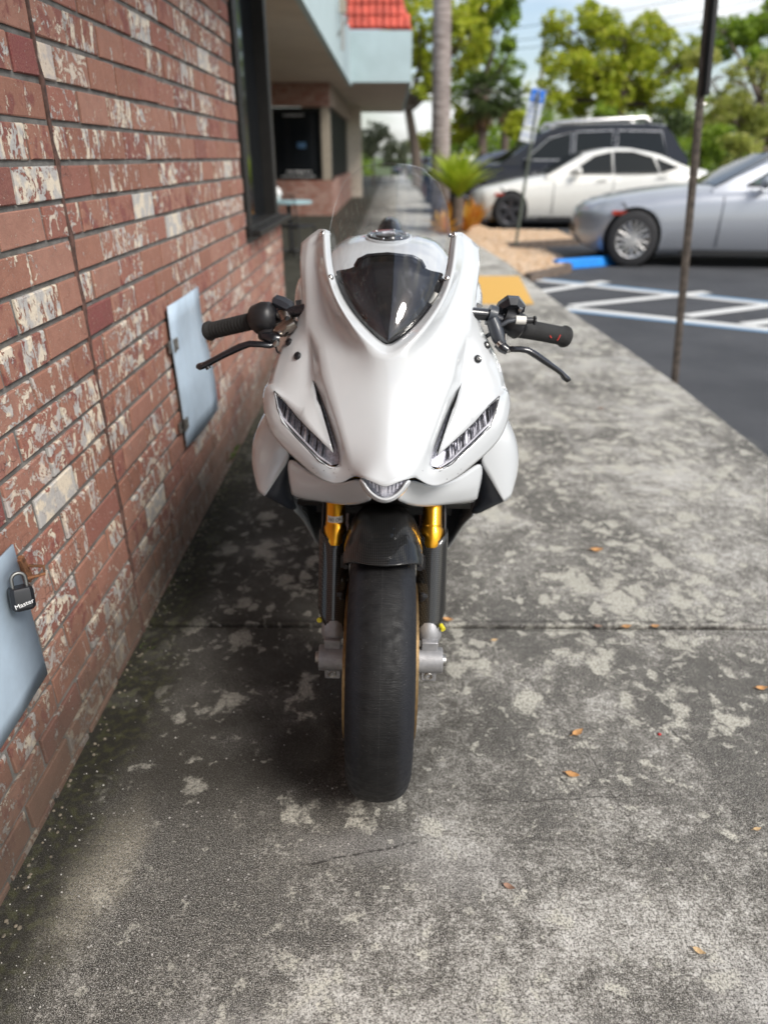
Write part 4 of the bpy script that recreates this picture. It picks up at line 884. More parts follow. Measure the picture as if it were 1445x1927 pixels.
# ---- fork
rake = math.tan(R(23)); FX = .108
def fk(z): return (z - .30) * rake + .012
for s in (-1, 1):
    g = MB(); g.lathe([(-1e-3, .0), (0, .0215), (.40, .0215), (.40, .0)], (0, 0, 0), 'z', 28)
    def fpt(z, dx=0, dy=0): return Vector((s * FX + dx, fk(z) + dy, z))
    g = MB(); g.tube([fpt(.530), fpt(.537), fpt(.566), fpt(.572), fpt(.93)], [.0245, .0258, .0258, .0215, .0215], 28); tube = g.build('fork_tube', M['gold'], bike, 40)
    g = MB(); g.tube([fpt(.5735), fpt(.5765)], .0226, 28); g.build('collar', M['gold'], tube, 40)
    g = MB(); g.tube([fpt(.36), fpt(.55)], .0175, 20); g.build('fork_slider', M['blkgloss'], bike, 40)
    # carbon guard: half shell in front of the slider
    vs = []; NZ, NA = 12, 10
    for i in range(NZ + 1):
        tt = i / NZ; z = .358 + (.565 - .358) * tt
        for j in range(NA + 1):
            aa = R(-95 + 200 * j / NA); inn = s * math.sin(aa)
            zz = z + (0.045 * max(0, math.sin(aa) * s) ** 1.5 * (1 - tt) ** 3) - .018 * (tt ** 3) * (1 - abs(math.sin(aa)))
            vs.append(Vector((s * (FX + .0) + (.0345 * math.sin(aa)) + s * .002, fk(zz) - .0300 * math.cos(aa) + .004, zz)))
    g = MB().add(vs, [(i * (NA + 1) + j, i * (NA + 1) + j + 1, (i + 1) * (NA + 1) + j + 1, (i + 1) * (NA + 1) + j) for i in range(NZ) for j in range(NA)])
    g = g.build('fork_guard', M['carbon'], bike, 60); m_ = g.modifiers.new('t', 'SOLIDIFY'); m_.thickness = .002
    # axle clamp
    g = MB(); g.tube([fpt(.335), fpt(.345), fpt(.362), fpt(.376)], [.023, .0275, .0275, .024], 24); g.tube([(s * FX - .030, .0, .30), (s * FX + .030, .0, .30)], .029, 28); g.box((s * FX, .004, .268), (.034, .040, .03)); g.box((s * FX, .012, .325), (.036, .034, .05))
    g = g.build('axle_clamp', M['cast'], bike, 35, bevel=.002)
    g2_ = MB(); g2_.lathe([(-.019, .0105), (-.021, .0100), (-.0225, .0085), (-.0215, .0050), (-.018, .0048), (-.018, 0)], (s * FX, .004, .267), 'y', 18); g2_.build('pinch_bolt', M['steel'], g, 40)
    g = MB(); g.lathe([(0, 0), (0, .014), (.008, .013), (.008, .008), (.003, .007), (.003, 0)], (s * (FX + .030), 0, .30), 'x', 20, Matrix.Diagonal((s, 1, 1))); g.build('axle_end', M['steel'], bike, 40)
    # caliper
    g = MB(); g.box((s * .074, .105, .385), (.062, .055, .115), Matrix.Rotation(R(-23), 3, 'X')); g.box((s * .095, .07, .42), (.025, .05, .05)); g = g.build('brake_caliper', M['blk'], bike, bevel=.008)
    g2_ = MB(); 
    for zz in (.36, .41): g2_.tube([(s * .09, .06 + (zz - .3) * .3, zz), (s * .112, .06 + (zz - .3) * .3, zz)], .010, 12)
    g2_.build('caliper_bolt', M['steel'], g, 50)
    g2_ = MB(); g2_.tube([(s * (FX - .030), .03, .535), (s * (FX - .030), .005, .535)], .006, 10); g2_.box((s * (FX - .022), .04, .53), (.010, .010, .03)); g2_.build('guard_stay', M['blk'], bike, 50)
    # hose
    g = MB(); g.tube([(s * (FX + .026), .20, .66), (s * (FX + .030), .155, .58), (s * (FX + .030), .10, .48), (s * (FX + .028), .06, .40)], .0035, 8); g.build('brake_hose', M['blk'], bike, 60)
g = MB(); g.tube([(s_ := -(FX + .028), .045, .372), (s_ - .004, .035, .376)], .006, 8); g.build('hose_plug', M['yellowp'], bike, 60)
g = MB(); g.tube([(FX + .024, .03, .374), (FX + .030, .018, .370)], .006, 8); g.build('hose_plug', M['yellowp'], bike, 60)
g = MB(); g.tube([(-FX - .03, 0, .30), (FX + .03, 0, .30)], .0125, 16); g.build('axle', M['steel'], bike, 50)
tc_ = MB(); tc_.box((0, fk(.74) + .01, .74), (.27, .07, .04)); tc_.box((0, fk(.93), .935), (.26, .07, .02)); tc_.tube([(0, fk(.7) + .03, .70), (0, fk(.95) + .03, .95)], .03, 16); tc_.build('fork_clamp', M['blk'], bike, bevel=.01)
for s in (-1, 1):
    g = MB(); g.box((s * .07, .17, .665), (.03, .03, .07), Matrix.Rotation(R(s * 20), 3, 'Y')); g.build('gold_bracket', M['gold'], bike, bevel=.008)
# overhaul label on the fork tube
lb = MB(); cy = fk(.603) ; NA = 10; vs = []
for i in (0, 1):
    for j in range(NA + 1):
        a = R(-48 + 96 * j / NA); z = .584 + .0135 * i; vs.append((-FX + .0222 * math.sin(a), fk(z) - .0241 * math.cos(a), z))
lb.add(vs, [(j, j + 1, j + NA + 2, j + NA + 1) for j in range(NA)]); lbo = lb.build('label', M['clearlabel'], bike, 180)
tx = text_mesh('180 OH', .0105, 'lettering', mat('black_print', (.02, .02, .02), .6), lbo, Matrix.Translation((-FX, fk(.5905), .5905)) @ Matrix.Rotation(R(90), 4, 'X'))
for v_ in tx.data.vertices:
    th_ = v_.co.x / .0222; v_.co = Vector((.0222 * math.sin(th_), v_.co.y, 0.0241 * math.cos(th_) + .0007 - v_.co.y * rake))
# ---- fender (carbon)
vs = []; NA, NB = 22, 12
for i in range(NA + 1):
    t_ = i / NA; a = R(109 - 95 * t_)
    rad = .322 + .030 * math.sin(min(1, t_ * 1.5) * math.pi / 2) 
    for j in range(NB + 1):
        s = (j / NB - .5) * 2; x = .0825 * math.copysign(abs(s) ** .85, s); edge = abs(s)
        drop = .062 * edge ** 3.2 * (.55 + .45 * min(1, t_ * 3)); fe = R(6.5) * edge ** 2 * (1 if t_ < .1 else 0)
        rr_ = rad - drop; vs.append((x, -rr_ * math.cos(math.pi - (a - fe)) * -1 * -1 if False else rr_ * math.cos(a - fe), .30 + rr_ * math.sin(a - fe)))
g = MB().add(vs, [(i * (NB + 1) + j, i * (NB + 1) + j + 1, (i + 1) * (NB + 1) + j + 1, (i + 1) * (NB + 1) + j) for i in range(NA) for j in range(NB)])
fen = g.build('front_fender', M['carbon_f'], bike, 180); m_ = fen.modifiers.new('t', 'SOLIDIFY'); m_.thickness = .003; m_ = fen.modifiers.new('s', 'SUBSURF'); m_.levels = m_.render_levels = 1

# ---- controls, photo's left (throttle side)
CO = .085
def tb(name, pts, rad, mt, parent=bike, n=16, flat=1.0, smooth=50):
    pts = [(u, v, y + CO) for u, v, y in pts]; rad = [r * 1.06 for r in rad] if isinstance(rad, list) else rad * 1.06
    return MB().tube([P3(*p) for p in pts], rad, n, flat=flat).build(name, mt, parent, smooth)
grip = tb('grip', [(392, 623, .275), (396, 622.5, .272), (399, 622, .27), (440, 613, .245), (484, 602, .22)], [.0200, .0212, .0172, .0168, .0168], M['rubber'], n=24)
rb = MB()
a = P3(402, 621.5, .268 + CO); b = P3(480, 603, .222 + CO)
for i in range(13):
    c_ = a.lerp(b, (i + .5) / 13); d_ = (b - a).normalized() * .0016; rb.tube([c_ - d_, c_ + d_], .0190, 20)
rb.build('grip_ribs', M['rubber'], grip, 50)
tb('clip_on_bar', [(484, 602, .22), (560, 585, .20), (600, 578, .19)], .012, M['blkgloss'])
tb('throttle_housing', [(479, 604, .225), (486, 602, .22), (500, 598, .21), (512, 596, .207), (520, 595, .205)], [.021, .031, .033, .030, .018], M['blk'], n=28)
tb('throttle_skirt', [(492, 625, .205), (505, 628, .20), (522, 622, .20)], [.016, .022, .014], M['blk'])
tb('switch_block', [(517, 563, .225), (520, 566, .222), (532, 571, .215), (545, 578, .21), (549, 581, .208)], [.008, .0135, .0150, .0140, .009], M['navy'], n=8, smooth=30)
tb('switch_arm', [(548, 580, .215), (556, 584, .21), (566, 588, .205)], [.008, .009, .007], M['blk'])
tb('clamp', [(530, 592, .205), (537, 597, .195), (542, 606, .19)], [.013, .014, .012], M['alu'])
tb('master_cylinder', [(521, 624, .185), (530, 620, .18), (545, 612, .18), (556, 606, .18)], [.012, .0165, .0155, .012], M['alu'])
tb('clamp_bolt', [(541, 600, .178), (543, 601, .172)], [.006, .006], M['blk'])
tb('gold_top_clamp', [(548, 588, .20), (562, 581, .20), (580, 577, .195)], .007, M['gold'])
tb('bar_stop', [(558, 573, .22), (572, 571, .22)], .009, M['blk'], n=6, smooth=20)
tb('lever_perch', [(496, 634, .175), (506, 636, .17), (517, 638, .168), (526, 638, .17)], [.009, .012, .013, .010], M['blkgloss'])
lv = tb('brake_lever', [(518, 648, .165), (507, 650, .16), (491, 648, .157), (470, 647, .158), (452, 653, .162), (425, 666, .168), (402, 678, .172), (388, 686, .175), (376, 690, .177), (371, 689, .178)], [.0065, .0085, .0082, .0088, .0098, .0092, .0086, .0094, .0100, .0060], M['blkgloss'], flat=.75)
tb('lever_tip', [(390, 689, .172), (393, 694, .172)], [.005, .006], M['blk'], lv)
tb('lever_mark', [(381, 684, .169), (379, 689, .168)], [.0012, .0012], M['steel'], lv, 6)
tb('adjuster', [(516, 650, .155), (521, 646, .155), (523, 642, .155)], [.0045, .006, .0045], M['steel'])
tb('switch_wire', [(519, 652, .16), (521, 660, .165), (528, 668, .2)], .0022, M['blk'], n=6)
# ---- controls, photo's right (clutch side)
def steps(a, b, n): return [tuple(a[k] + (b[k] - a[k]) * i / n for k in range(3)) for i in range(n + 1)]
grip = tb('grip', [(972, 617, .22), (1015, 624, .24), (1050, 631, .262), (1057, 632.5, .266), (1060, 633, .268), (1065, 634, .271)], [.0195, .0195, .0195, .0205, .0235, .0220], M['rubber'], n=24)
rm_ = MB()
for i, (u, v) in enumerate(((999, 622), (1018, 626), (1034, 631), (1051, 636))):
    y = CO + .24 + .022 * (u - 1010) / 50 - .0225; p = P3(u, v, y); sgn = 1 if i % 2 == 0 else -1
    a = P3(u - 3 * sgn, v - 6, y + .003); b = P3(u + 3 * sgn, v + 5, y - .0005); rm_.tube([a, p, b], .0011, 6)
rm_.build('red_mark', M['red'], grip)
tb('clip_on_bar', [(870, 588, .19), (915, 592, .20), (972, 616, .22)], .0125, M['blkgloss'])
tb('bar_stop', [(894, 578, .22), (903, 583, .22)], .011, M['blk'], n=6, smooth=20)
tb('clamp', [(918, 592, .205), (932, 596, .205)], .021, M['navy'], n=20)
tb('perch_body', [(925, 600, .19), (932, 618, .185), (938, 636, .175), (944, 650, .17)], [.013, .015, .014, .010], M['navy'], n=10)
sb_ = tb('switch_block', [(936, 590, .22), (945, 578, .22), (958, 571, .22), (970, 571, .22), (978, 580, .22), (980, 588, .22)], [.010, .014, .017, .016, .014, .008], M['blkgloss'], n=7, smooth=20)
tb('housing', [(946, 598, .215), (962, 606, .215), (978, 616, .215), (982, 618, .215)], [.020, .027, .027, .021], M['blk'], n=20)
tb('toggle', [(976, 582, .20), (981, 585, .198)], [.005, .006], M['steel'], sb_)
tb('connector', [(970, 602, .185), (989, 603, .185)], .0085, M['whiteplastic'], n=10)
tb('connector_end', [(989, 603, .185), (1001, 603, .187)], .0065, M['blk'], n=10)
kn = MB(); p = P3(1003, 603, .188 + CO)
for k in range(6): a = k * math.tau / 6; kn.ball(p + Vector((.003, .0065 * math.cos(a), .0065 * math.sin(a))), .0038, 8, 5)
kn.build('adjuster_wheel', M['blk'], bike, 60)
tb('clutch_cable', [(905, 640, .21), (921, 629, .185), (938, 615, .178), (955, 605, .18), (971, 602, .184)], .0042, M['grey_cable'])
tb('lever_pivot', [(935, 646, .165), (945, 654, .16), (955, 660, .158)], [.009, .011, .009], M['blkgloss'], n=10)
tb('pivot_bolt', [(951, 628, .17), (951, 640, .168)], [.003, .003], M['steel'], n=8)
tb('pivot_ring', [(936, 645, .155), (941, 650, .152)], [.006, .006], M['alu'], n=10)
lv = tb('clutch_lever', [(952, 659, .158), (962, 657, .156), (978, 657, .155), (992, 659, .156), (1006, 667, .158), (1028, 682, .162), (1047, 695, .166), (1056, 702, .168), (1061, 709, .168), (1068, 714, .168), (1071, 713, .169)], [.0075, .0080, .0082, .0090, .0096, .0088, .0076, .0072, .0092, .0092, .0060], M['blkgloss'], flat=.75)
tb('lever_screw', [(957, 661, .149), (958, 662, .147)], [.0035, .003], M['steel'], lv, 8)
ss = MB(); ss.tube([(.12, 1.0, .34), (.165, 1.20, .02)], .011, 10); ss.box((.168, 1.21, .012), (.04, .04, .02)); ss.build('side_stand', M['blk'], bike, 50)

# ================================================================== VEHICLES
M['carglass'] = mat('tinted_car_glass', (.008, .011, .012), .04, 0, 0, var=.1, rvar=.01, spec=.3)
M['carglass_green'] = mat('greenish_car_glass', (.07, .12, .11), .05, 0, .3, var=.3, scale=2, rvar=.01)
M['cartyre'] = mat('car_tyre_rubber', (.022, .022, .024), .8, bump=.2)
M['alloy'] = mat('silver_alloy_wheel', (.62, .61, .60), .28, .8, var=.08)
M['alloy_dark'] = mat('dark_alloy_wheel', (.10, .10, .11), .3, .8, var=.08)
M['lamp_red'] = mat('amber_side_marker', (.40, .03, .01), .3, 0, .5)
M['lamp_clear'] = mat('car_headlamp', (.30, .31, .33), .15, .4, .8)
M['black_trim'] = mat('black_trim', (.012, .012, .013), .5)
def lerp_tab(tab, x):
    if x <= tab[0][0]: return tab[0][1:]
    for a, b in zip(tab, tab[1:]):
        if x <= b[0]:
            t_ = (x - a[0]) / (b[0] - a[0]); return tuple(p + (q - p) * t_ for p, q in zip(a[1:], b[1:]))
    return tab[-1][1:]
def car(name, label, cat, loc, paint, L, Wd, body, roof, windows, axles, wr, wheelmat, spokes, belt, roofw=.60, group=None, seams=(), rack=False, glassm='carglass', rot=0):
    """front at local x=0 (towards the building), tail at x=L; body rows (x, half width, bottom, shoulder, top); roof rows (x, z)"""
    e = empty(name, loc, (0, 0, rot)); tag(e, label, cat, group)
    xs = sorted(set([r[0] for r in body] + [L * i / 26 for i in range(27)])); vs = []; n = 9
    for x in xs:
        w, zb, zs, zt = lerp_tab(body, x)
        half = [(0, zt), (.5 * w, zt - .004), (.80 * w, zt - .03), (.955 * w, zs + .02), (w, zs - .08), (w * .992, (zs + zb) / 2), (.975 * w, zb + .08), (.90 * w, zb), (0, zb)]
        vs += [(x, -h, z) for h, z in half] + [(x, h, z) for h, z in half[::-1][1:-1]]
    m = 16
    mb = MB().add(vs, [(i * m + k, i * m + (k + 1) % m, (i + 1) * m + (k + 1) % m, (i + 1) * m + k) for i in range(len(xs) - 1) for k in range(m)] + [tuple(range(m))[::-1], tuple((len(xs) - 1) * m + k for k in range(m))])
    b = mb.build('body', paint, e, 50)
    for ax in axles:      # real wheel arches
        cu = MB().tube([(ax, -Wd, wr), (ax, Wd, wr)], wr * 1.13, 28); cuo = cu.build('cut', paint)
        cuo.parent = e; md = b.modifiers.new('arch', 'BOOLEAN'); md.object = cuo; md.operation = 'DIFFERENCE'; md.solver = 'EXACT'
    bpy.context.view_layer.update(); dg = bpy.context.evaluated_depsgraph_get()
    nm = bpy.data.meshes.new_from_object(b.evaluated_get(dg)); b.modifiers.clear(); b.data = nm; nm.set_sharp_from_angle(angle=R(50))
    for o in [o for o in e.children if o.name.startswith('cut')]: bpy.data.objects.remove(o)
    # cabin
    rx0, rx1 = roof[0][0], roof[-1][0]; cx = [rx0 + (rx1 - rx0) * i / 22 for i in range(23)]
    def zroof(x): return lerp_tab(roof, x)[0]
    wb = Wd / 2 * .90
    def side(x, z):   # half width of the cabin side at height z
        zr = zroof(x); f = max(0, min(1, (z - belt) / max(.01, max(z_ for _, z_ in roof) - .06 - belt))); return wb + (roofw * Wd / 2 - wb) * f
    vs = []
    for x in cx:
        zr = zroof(x); zt = zr - .05 * min(1, (zr - belt) * 3 + .05); we = side(x, zt)
        half = [(0, zr), (we * .6, zr - .004), (we * .9, zr - .02), (we, zt), (side(x, belt), belt - .04)]
        vs += [(x, -h, z) for h, z in half] + [(x, h, z) for h, z in half[::-1][:-1]]
    m = 9; MB().add(vs, [(i * m + k, i * m + k + 1, (i + 1) * m + k + 1, (i + 1) * m + k) for i in range(len(cx) - 1) for k in range(m - 1)] + [tuple(range(m)), tuple((len(cx) - 1) * m + k for k in range(m))[::-1]]).build('cabin', paint, e, 40)
    for poly in windows:
        for s in (-1, 1):
            g = MB(); P_ = [Vector((x, s * (side(x, z) + .008), z)) for x, z in poly]; g.add(P_, [tuple(range(len(P_)))]); g.build('side_window', M[glassm], e)
            g = MB(); g.tube(P_ + [P_[0]], .014, 5); g.build('window_trim', M['alloy'] if rack else M['black_trim'], e)
    def slope(xa, xb, nm_):
        g = MB(); vs = []; N = 6
        for i in range(N + 1):
            x = xa + (xb - xa) * i / N; z = zroof(x) + .010; w = side(x, z) * .86
            vs += [(x, -w, z - .012), (x, -w * .5, z), (x, w * .5, z), (x, w, z - .012)]
        g.add(vs, [(i * 4 + k, i * 4 + k + 1, (i + 1) * 4 + k + 1, (i + 1) * 4 + k) for i in range(N) for k in range(3)]); g.build(nm_, M['carglass'], e, 60)
    slope(roof[0][0] + .06, roof[1][0], 'windscreen'); slope(roof[-2][0], roof[-1][0] - .06, 'rear_window')
    for ax in axles:
        for s in (-1, 1):
            fl = MB()
            yy = s * (Wd / 2 - .125)
            ty = MB(); ty.lathe([(-.11, wr * .66), (-.115, wr * .9), (-.09, wr), (.09, wr), (.115, wr * .9), (.11, wr * .66)], (ax, yy, wr), 'y', 36); ty = ty.build('tyre', M['cartyre'], e, 40)
            rm = MB(); o_ = s * .10; rm.lathe([(o_ * .6, wr * .60), (o_, wr * .70), (o_ * 1.05, wr * .69), (o_ * .95, wr * .62)], (ax, yy, wr), 'y', 36)
            rm.tube([(ax, yy + o_ * .5, wr), (ax, yy + o_ * .95, wr)], wr * .13, 16)
            for k in range(spokes):
                a = k * math.tau / spokes + .2
                for da in ((-.16, .16) if spokes < 8 else (0,)):
                    rm.tube([(ax + wr * .1 * math.cos(a), yy + o_ * .85, wr + wr * .1 * math.sin(a)), (ax + wr * .64 * math.cos(a + da), yy + o_ * .95, wr + wr * .64 * math.sin(a + da))], [.030 if spokes < 8 else .013, .022 if spokes < 8 else .016], 6, flat=.5, updir=(0, 1, 0))
            rm.build('wheel_rim', wheelmat, ty, 40)
            MB().lathe([(o_ * .35, 0), (o_ * .35, wr * .6)], (ax, yy, wr), 'y', 24).build('brake_backing', M['black_trim'], ty)
            fl.lathe([(-.12 * s - .02 * s, 0), (-.12 * s - .02 * s, wr * 1.10), (.10 * s, wr * 1.10)], (ax, yy, wr), 'y', 28)
            fl.build('wheel_well', M['black_trim'], e, 40)
    w0 = Wd / 2
    def bw(x): return lerp_tab(body, x)
    for s in (-1, 1):   # lamps, mirror, handles, seams, sill
        x_, (w, zb, zs, zt) = .10, bw(.22)
        g = MB(); g.add([(.06, s * bw(.06)[0] * .80, bw(.06)[2] + .02), (.55, s * (bw(.55)[0] * .965 + .004), bw(.55)[2] + .04), (.60, s * (bw(.6)[0] * 1.0 + .004), bw(.6)[2] - .03), (.12, s * (bw(.12)[0] + .004), bw(.12)[2] - .10)], [(0, 1, 2, 3)]); g.build('headlight', M['lamp_clear'], e)
        g = MB(); g.box((.50, s * (bw(.5)[0] * .99 + .006), bw(.5)[2] - .07), (.20, .012, .05)); g.build('side_marker', M['lamp_red'], e, bevel=.004)
        mx_ = roof[0][0] + .62; g = MB(); g.ball((mx_, s * (w0 + .06), belt + .09), (.075, .10, .075), 12, 8); g.box((mx_ + .03, s * (w0 - .03), belt + .04), (.05, .12, .03)); g.build('mirror', paint, e, 60)
        for sx in seams:
            g = MB(); pts = [(sx, s * (bw(sx)[0] * f + .0015), z) for f, z in ((.99, bw(sx)[1] + .1), (.997, (bw(sx)[1] + bw(sx)[2]) / 2), (1.0, bw(sx)[2] - .08), (.965, bw(sx)[2] + .01))]; g.tube(pts, .006, 5); g.build('door_seam', M['black_trim'], e)
            hx = sx + .98; 
            if hx < axles[1] + .2: g = MB(); g.tube([(hx - .1, s * (bw(hx)[0] + .022), bw(hx)[2] - .02), (hx + .1, s * (bw(hx)[0] + .022), bw(hx)[2] - .01)], .015, 8); g.build('door_handle', paint, e, 60)
        g = MB(); g.box((L * .5, s * (w0 * .955), bw(L / 2)[1] + .02), (axles[1] - axles[0] - wr * 2.4, .03, .06)); g.build('sill', M['black_trim'], e)
        if rack: g = MB(); g.tube([(roof[1][0] + .2, s * roofw * Wd / 2 * .86, zroof(roof[1][0] + .2) + .0), (roof[1][0] + .3, s * roofw * Wd / 2 * .86, zroof(roof[1][0] + .3) + .08), (roof[-2][0] - .5, s * roofw * Wd / 2 * .86, zroof(roof[-2][0] - .5) + .08), (roof[-2][0] - .4, s * roofw * Wd / 2 * .86, zroof(roof[-2][0] - .4))], .045, 8); g.build('roof_rail', M['alloy'], e, 50)
    g = MB(); w, zb, zs, zt = bw(.02); g.box((-.004, 0, (zb + zs) / 2), (.02, w * 1.3, (zs - zb) * .5)); g.build('grille', M['black_trim'], e, bevel=.004)
    g = MB(); w, zb, zs, zt = bw(L - .02); g.box((L, 0, zs - .02), (.02, w * 1.5, .10)); g.build('tail_light', M['lamp_red'], e, bevel=.004)
    return e
sedan_body = lambda L, k=0: [(0, .48, .30, .50, .60), (.05, .66, .24, .54, .66), (.22, .83, .19, .62, .735), (.55, .895, .17, .70, .80), (1.0, .915, .165, .77, .89), (1.55, .92, .165, .83, .965), (2.4, .92, .165, .88, .985), (3.4, .925, .17, .925, 1.01), (4.0, .92, .19, .95, 1.04), (L - .35, .87, .25, .95, 1.08), (L - .08, .80, .32, .90, 1.06), (L, .70, .42, .80, .95)]
P_w = G(955, 431, ZA)
white = mat('pearl_white_paint', (.72, .71, .66), .25, 0, 1, var=.02)
car('white_sedan', 'white fastback sedan with dark five spoke wheels, parked behind the blue parking sign', 'car', (P_w.x - .74, P_w.y + .92, ZA), white, 4.9, 1.85, sedan_body(4.9),
    [(1.45, .95), (2.25, 1.33), (2.75, 1.42), (3.2, 1.425), (3.8, 1.33), (4.55, 1.06)],
    [[(1.95, .99), (2.45, 1.27), (2.80, 1.345), (2.82, .99)], [(2.88, .99), (2.86, 1.35), (3.25, 1.345), (3.65, 1.25), (3.78, 1.0)], [(3.84, 1.01), (3.74, 1.23), (4.18, 1.08)]], (.74, 3.72), .33, M['alloy_dark'], 5, .93, seams=(1.62, 2.84)).scale = (1.02, 1.04, 1.11)
P_s = G(1182, 503, ZA)
silver = mat('silver_metallic_paint', (.38, .40, .44), .30, .4, .8, var=.03, scale=300)
car('silver_sedan', 'silver grey sedan with bright multi spoke wheels, its nose over the blue wheel stop', 'car', (P_s.x - (.72 * math.cos(R(-6)) + .92 * math.sin(R(-6))), P_s.y - (.72 * math.sin(R(-6)) - .92 * math.cos(R(-6))), ZA), silver, 4.95, 1.86, [(0, .28, .32, .52, .63), (.05, .50, .26, .56, .69), (.14, .68, .22, .62, .745), (.28, .82, .19, .68, .80), (.55, .895, .17, .74, .855), (1.0, .915, .165, .79, .92), (1.55, .92, .165, .84, .975)] + sedan_body(4.95)[6:],
    [(1.70, .95), (2.50, 1.33), (3.0, 1.44), (3.5, 1.445), (4.05, 1.34), (4.6, 1.08)],
    [[(2.15, .99), (2.70, 1.27), (3.05, 1.36), (3.07, .99)], [(3.13, .99), (3.11, 1.37), (3.5, 1.36), (3.95, 1.25), (4.05, 1.0)]], (.72, 3.72), .345, M['alloy'], 15, .93, glassm='carglass_green', seams=(1.85, 3.1), rot=R(-6)).scale = (1, 1, 1.08)
black = mat('black_car_paint', (.005, .006, .010), .15, 0, .4, var=.05, spec=.35)
suv_body = [(0, .55, .45, .85, .98), (.06, .80, .36, .90, 1.04), (.4, .96, .30, .97, 1.12), (1.0, 1.0, .28, 1.04, 1.19), (1.7, 1.0, .28, 1.10, 1.22), (4.8, 1.0, .30, 1.14, 1.24), (5.5, .98, .36, 1.14, 1.22), (5.75, .90, .45, 1.1, 1.2)]
car('black_suv', 'large black sport utility vehicle with silver roof rails, parked beyond the white sedan', 'car', (.80, 20.3, ZA), black, 5.8, 2.05, suv_body,
    [(1.65, 1.18), (2.55, 1.86), (3.0, 2.02), (4.9, 2.06), (5.3, 2.0), (5.8, 1.30)],
    [[(2.2, 1.27), (2.72, 1.72), (3.2, 1.84), (3.2, 1.27)], [(3.28, 1.27), (3.28, 1.85), (4.1, 1.88), (4.1, 1.28)], [(4.2, 1.28), (4.2, 1.88), (5.15, 1.86), (5.32, 1.30)]], (1.05, 4.55), .41, M['alloy_dark'], 5, 1.18, roofw=.74, seams=(1.75, 3.24), rack=True).scale = (1.11, 1, 1.05)
grey = mat('dark_grey_car_paint', (.07, .085, .115), .22, .3, 1, var=.05)
car('dark_grey_sedan', 'dark blue grey sedan glimpsed behind the palm trunk, beyond the black vehicle hood', 'car', (1.2, 24.6, ZA), grey, 4.8, 1.85, sedan_body(4.8),
    [(.85, .95), (1.55, 1.46), (2.1, 1.58), (3.2, 1.58), (3.8, 1.45), (4.5, 1.06)], [[(1.35, .99), (1.75, 1.32), (2.2, 1.47), (2.3, .99)], [(2.38, .99), (2.36, 1.48), (3.2, 1.47), (3.75, 1.32), (3.85, 1.0)]], (.88, 3.72), .34, M['alloy'], 5, .93)
blue = mat('navy_car_paint', (.02, .05, .12), .22, .2, 1, var=.05)
car('blue_hatchback', 'navy blue car barely showing above the silver sedan by the yellow green tree', 'car', (8.3, 23.5, ZA), blue, 4.6, 1.85, sedan_body(4.6),
    [(1.35, .95), (2.15, 1.40), (2.7, 1.50), (3.3, 1.50), (3.8, 1.42), (4.3, 1.06)], [[(1.95, .99), (2.4, 1.29), (2.80, 1.40), (2.82, .99)], [(2.88, .99), (2.86, 1.41), (3.4, 1.38), (3.9, 1.0)]], (.88, 3.6), .34, M['alloy'], 5, .93)
for i, (x, y, pm, lb_) in enumerate(((.1, 62, grey, 'dark car far down the street at the end of the pavement'), (2.6, 58, white, 'small pale car far off between the palm trunk and the forked tree'))):
    car('distant_car', lb_, 'car', (x, y, -.15), pm, 4.6, 1.85, sedan_body(4.6), [(1.35, .95), (2.15, 1.40), (2.7, 1.50), (3.3, 1.50), (3.8, 1.42), (4.3, 1.06)], [[(1.95, .99), (2.4, 1.29), (2.80, 1.40), (2.82, .99)]], (.88, 3.6), .34, M['alloy'], 5, .93)

# ================================================================== STREET FURNITURE
M['post'] = mat('weathered_post', (.11, .09, .075), .7, .3, var=.3, scale=20, bump=.4)
pb, pt = G(1268, 722, ZA), A(1334, 0, 4.82); po = empty('sign_post', pb); tag(po, 'weathered brown metal post at the kerb edge, leaning, with a dark sign plate edge-on', 'post')
d = (pt - pb); top_ = d * 1.12
g = MB(); u_ = d.normalized(); rr = random.Random(2)
for sx in (-1, 1): g.tube([Vector((sx * .014, 0, 0)) + d * t_ + Vector((0, 0, 0)) for t_ in (0, .5, 1.12)], .011, 6)
g.tube([d * 0, d * 1.12], .013, 8); g.build('post', M['post'], po, 50)
g = MB()
for i in range(40):
    c_ = d * (.02 + i * .0265); g.tube([c_ + Vector((0, -.016, 0)), c_ + Vector((0, -.0135, 0))], .005, 8)
g = g.build('post_holes', M['black_trim'], po); g['kind'] = 'stuff'
q = d.to_track_quat('Z', 'Y').to_matrix()
g = MB(); g.box(d * .93 + Vector((.012, 0, 0)), (.03, .14, .62), Matrix.Rotation(math.atan2(d.x, d.z), 3, 'Y')); g.build('sign_plate', M['black_trim'], po, bevel=.006)
g = MB(); g.tube([d * .77 + Vector((-.03, 0, 0)), d * .77 + Vector((.035, 0, 0))], .009, 8); g.build('clamp_bolt', M['steel'], po)
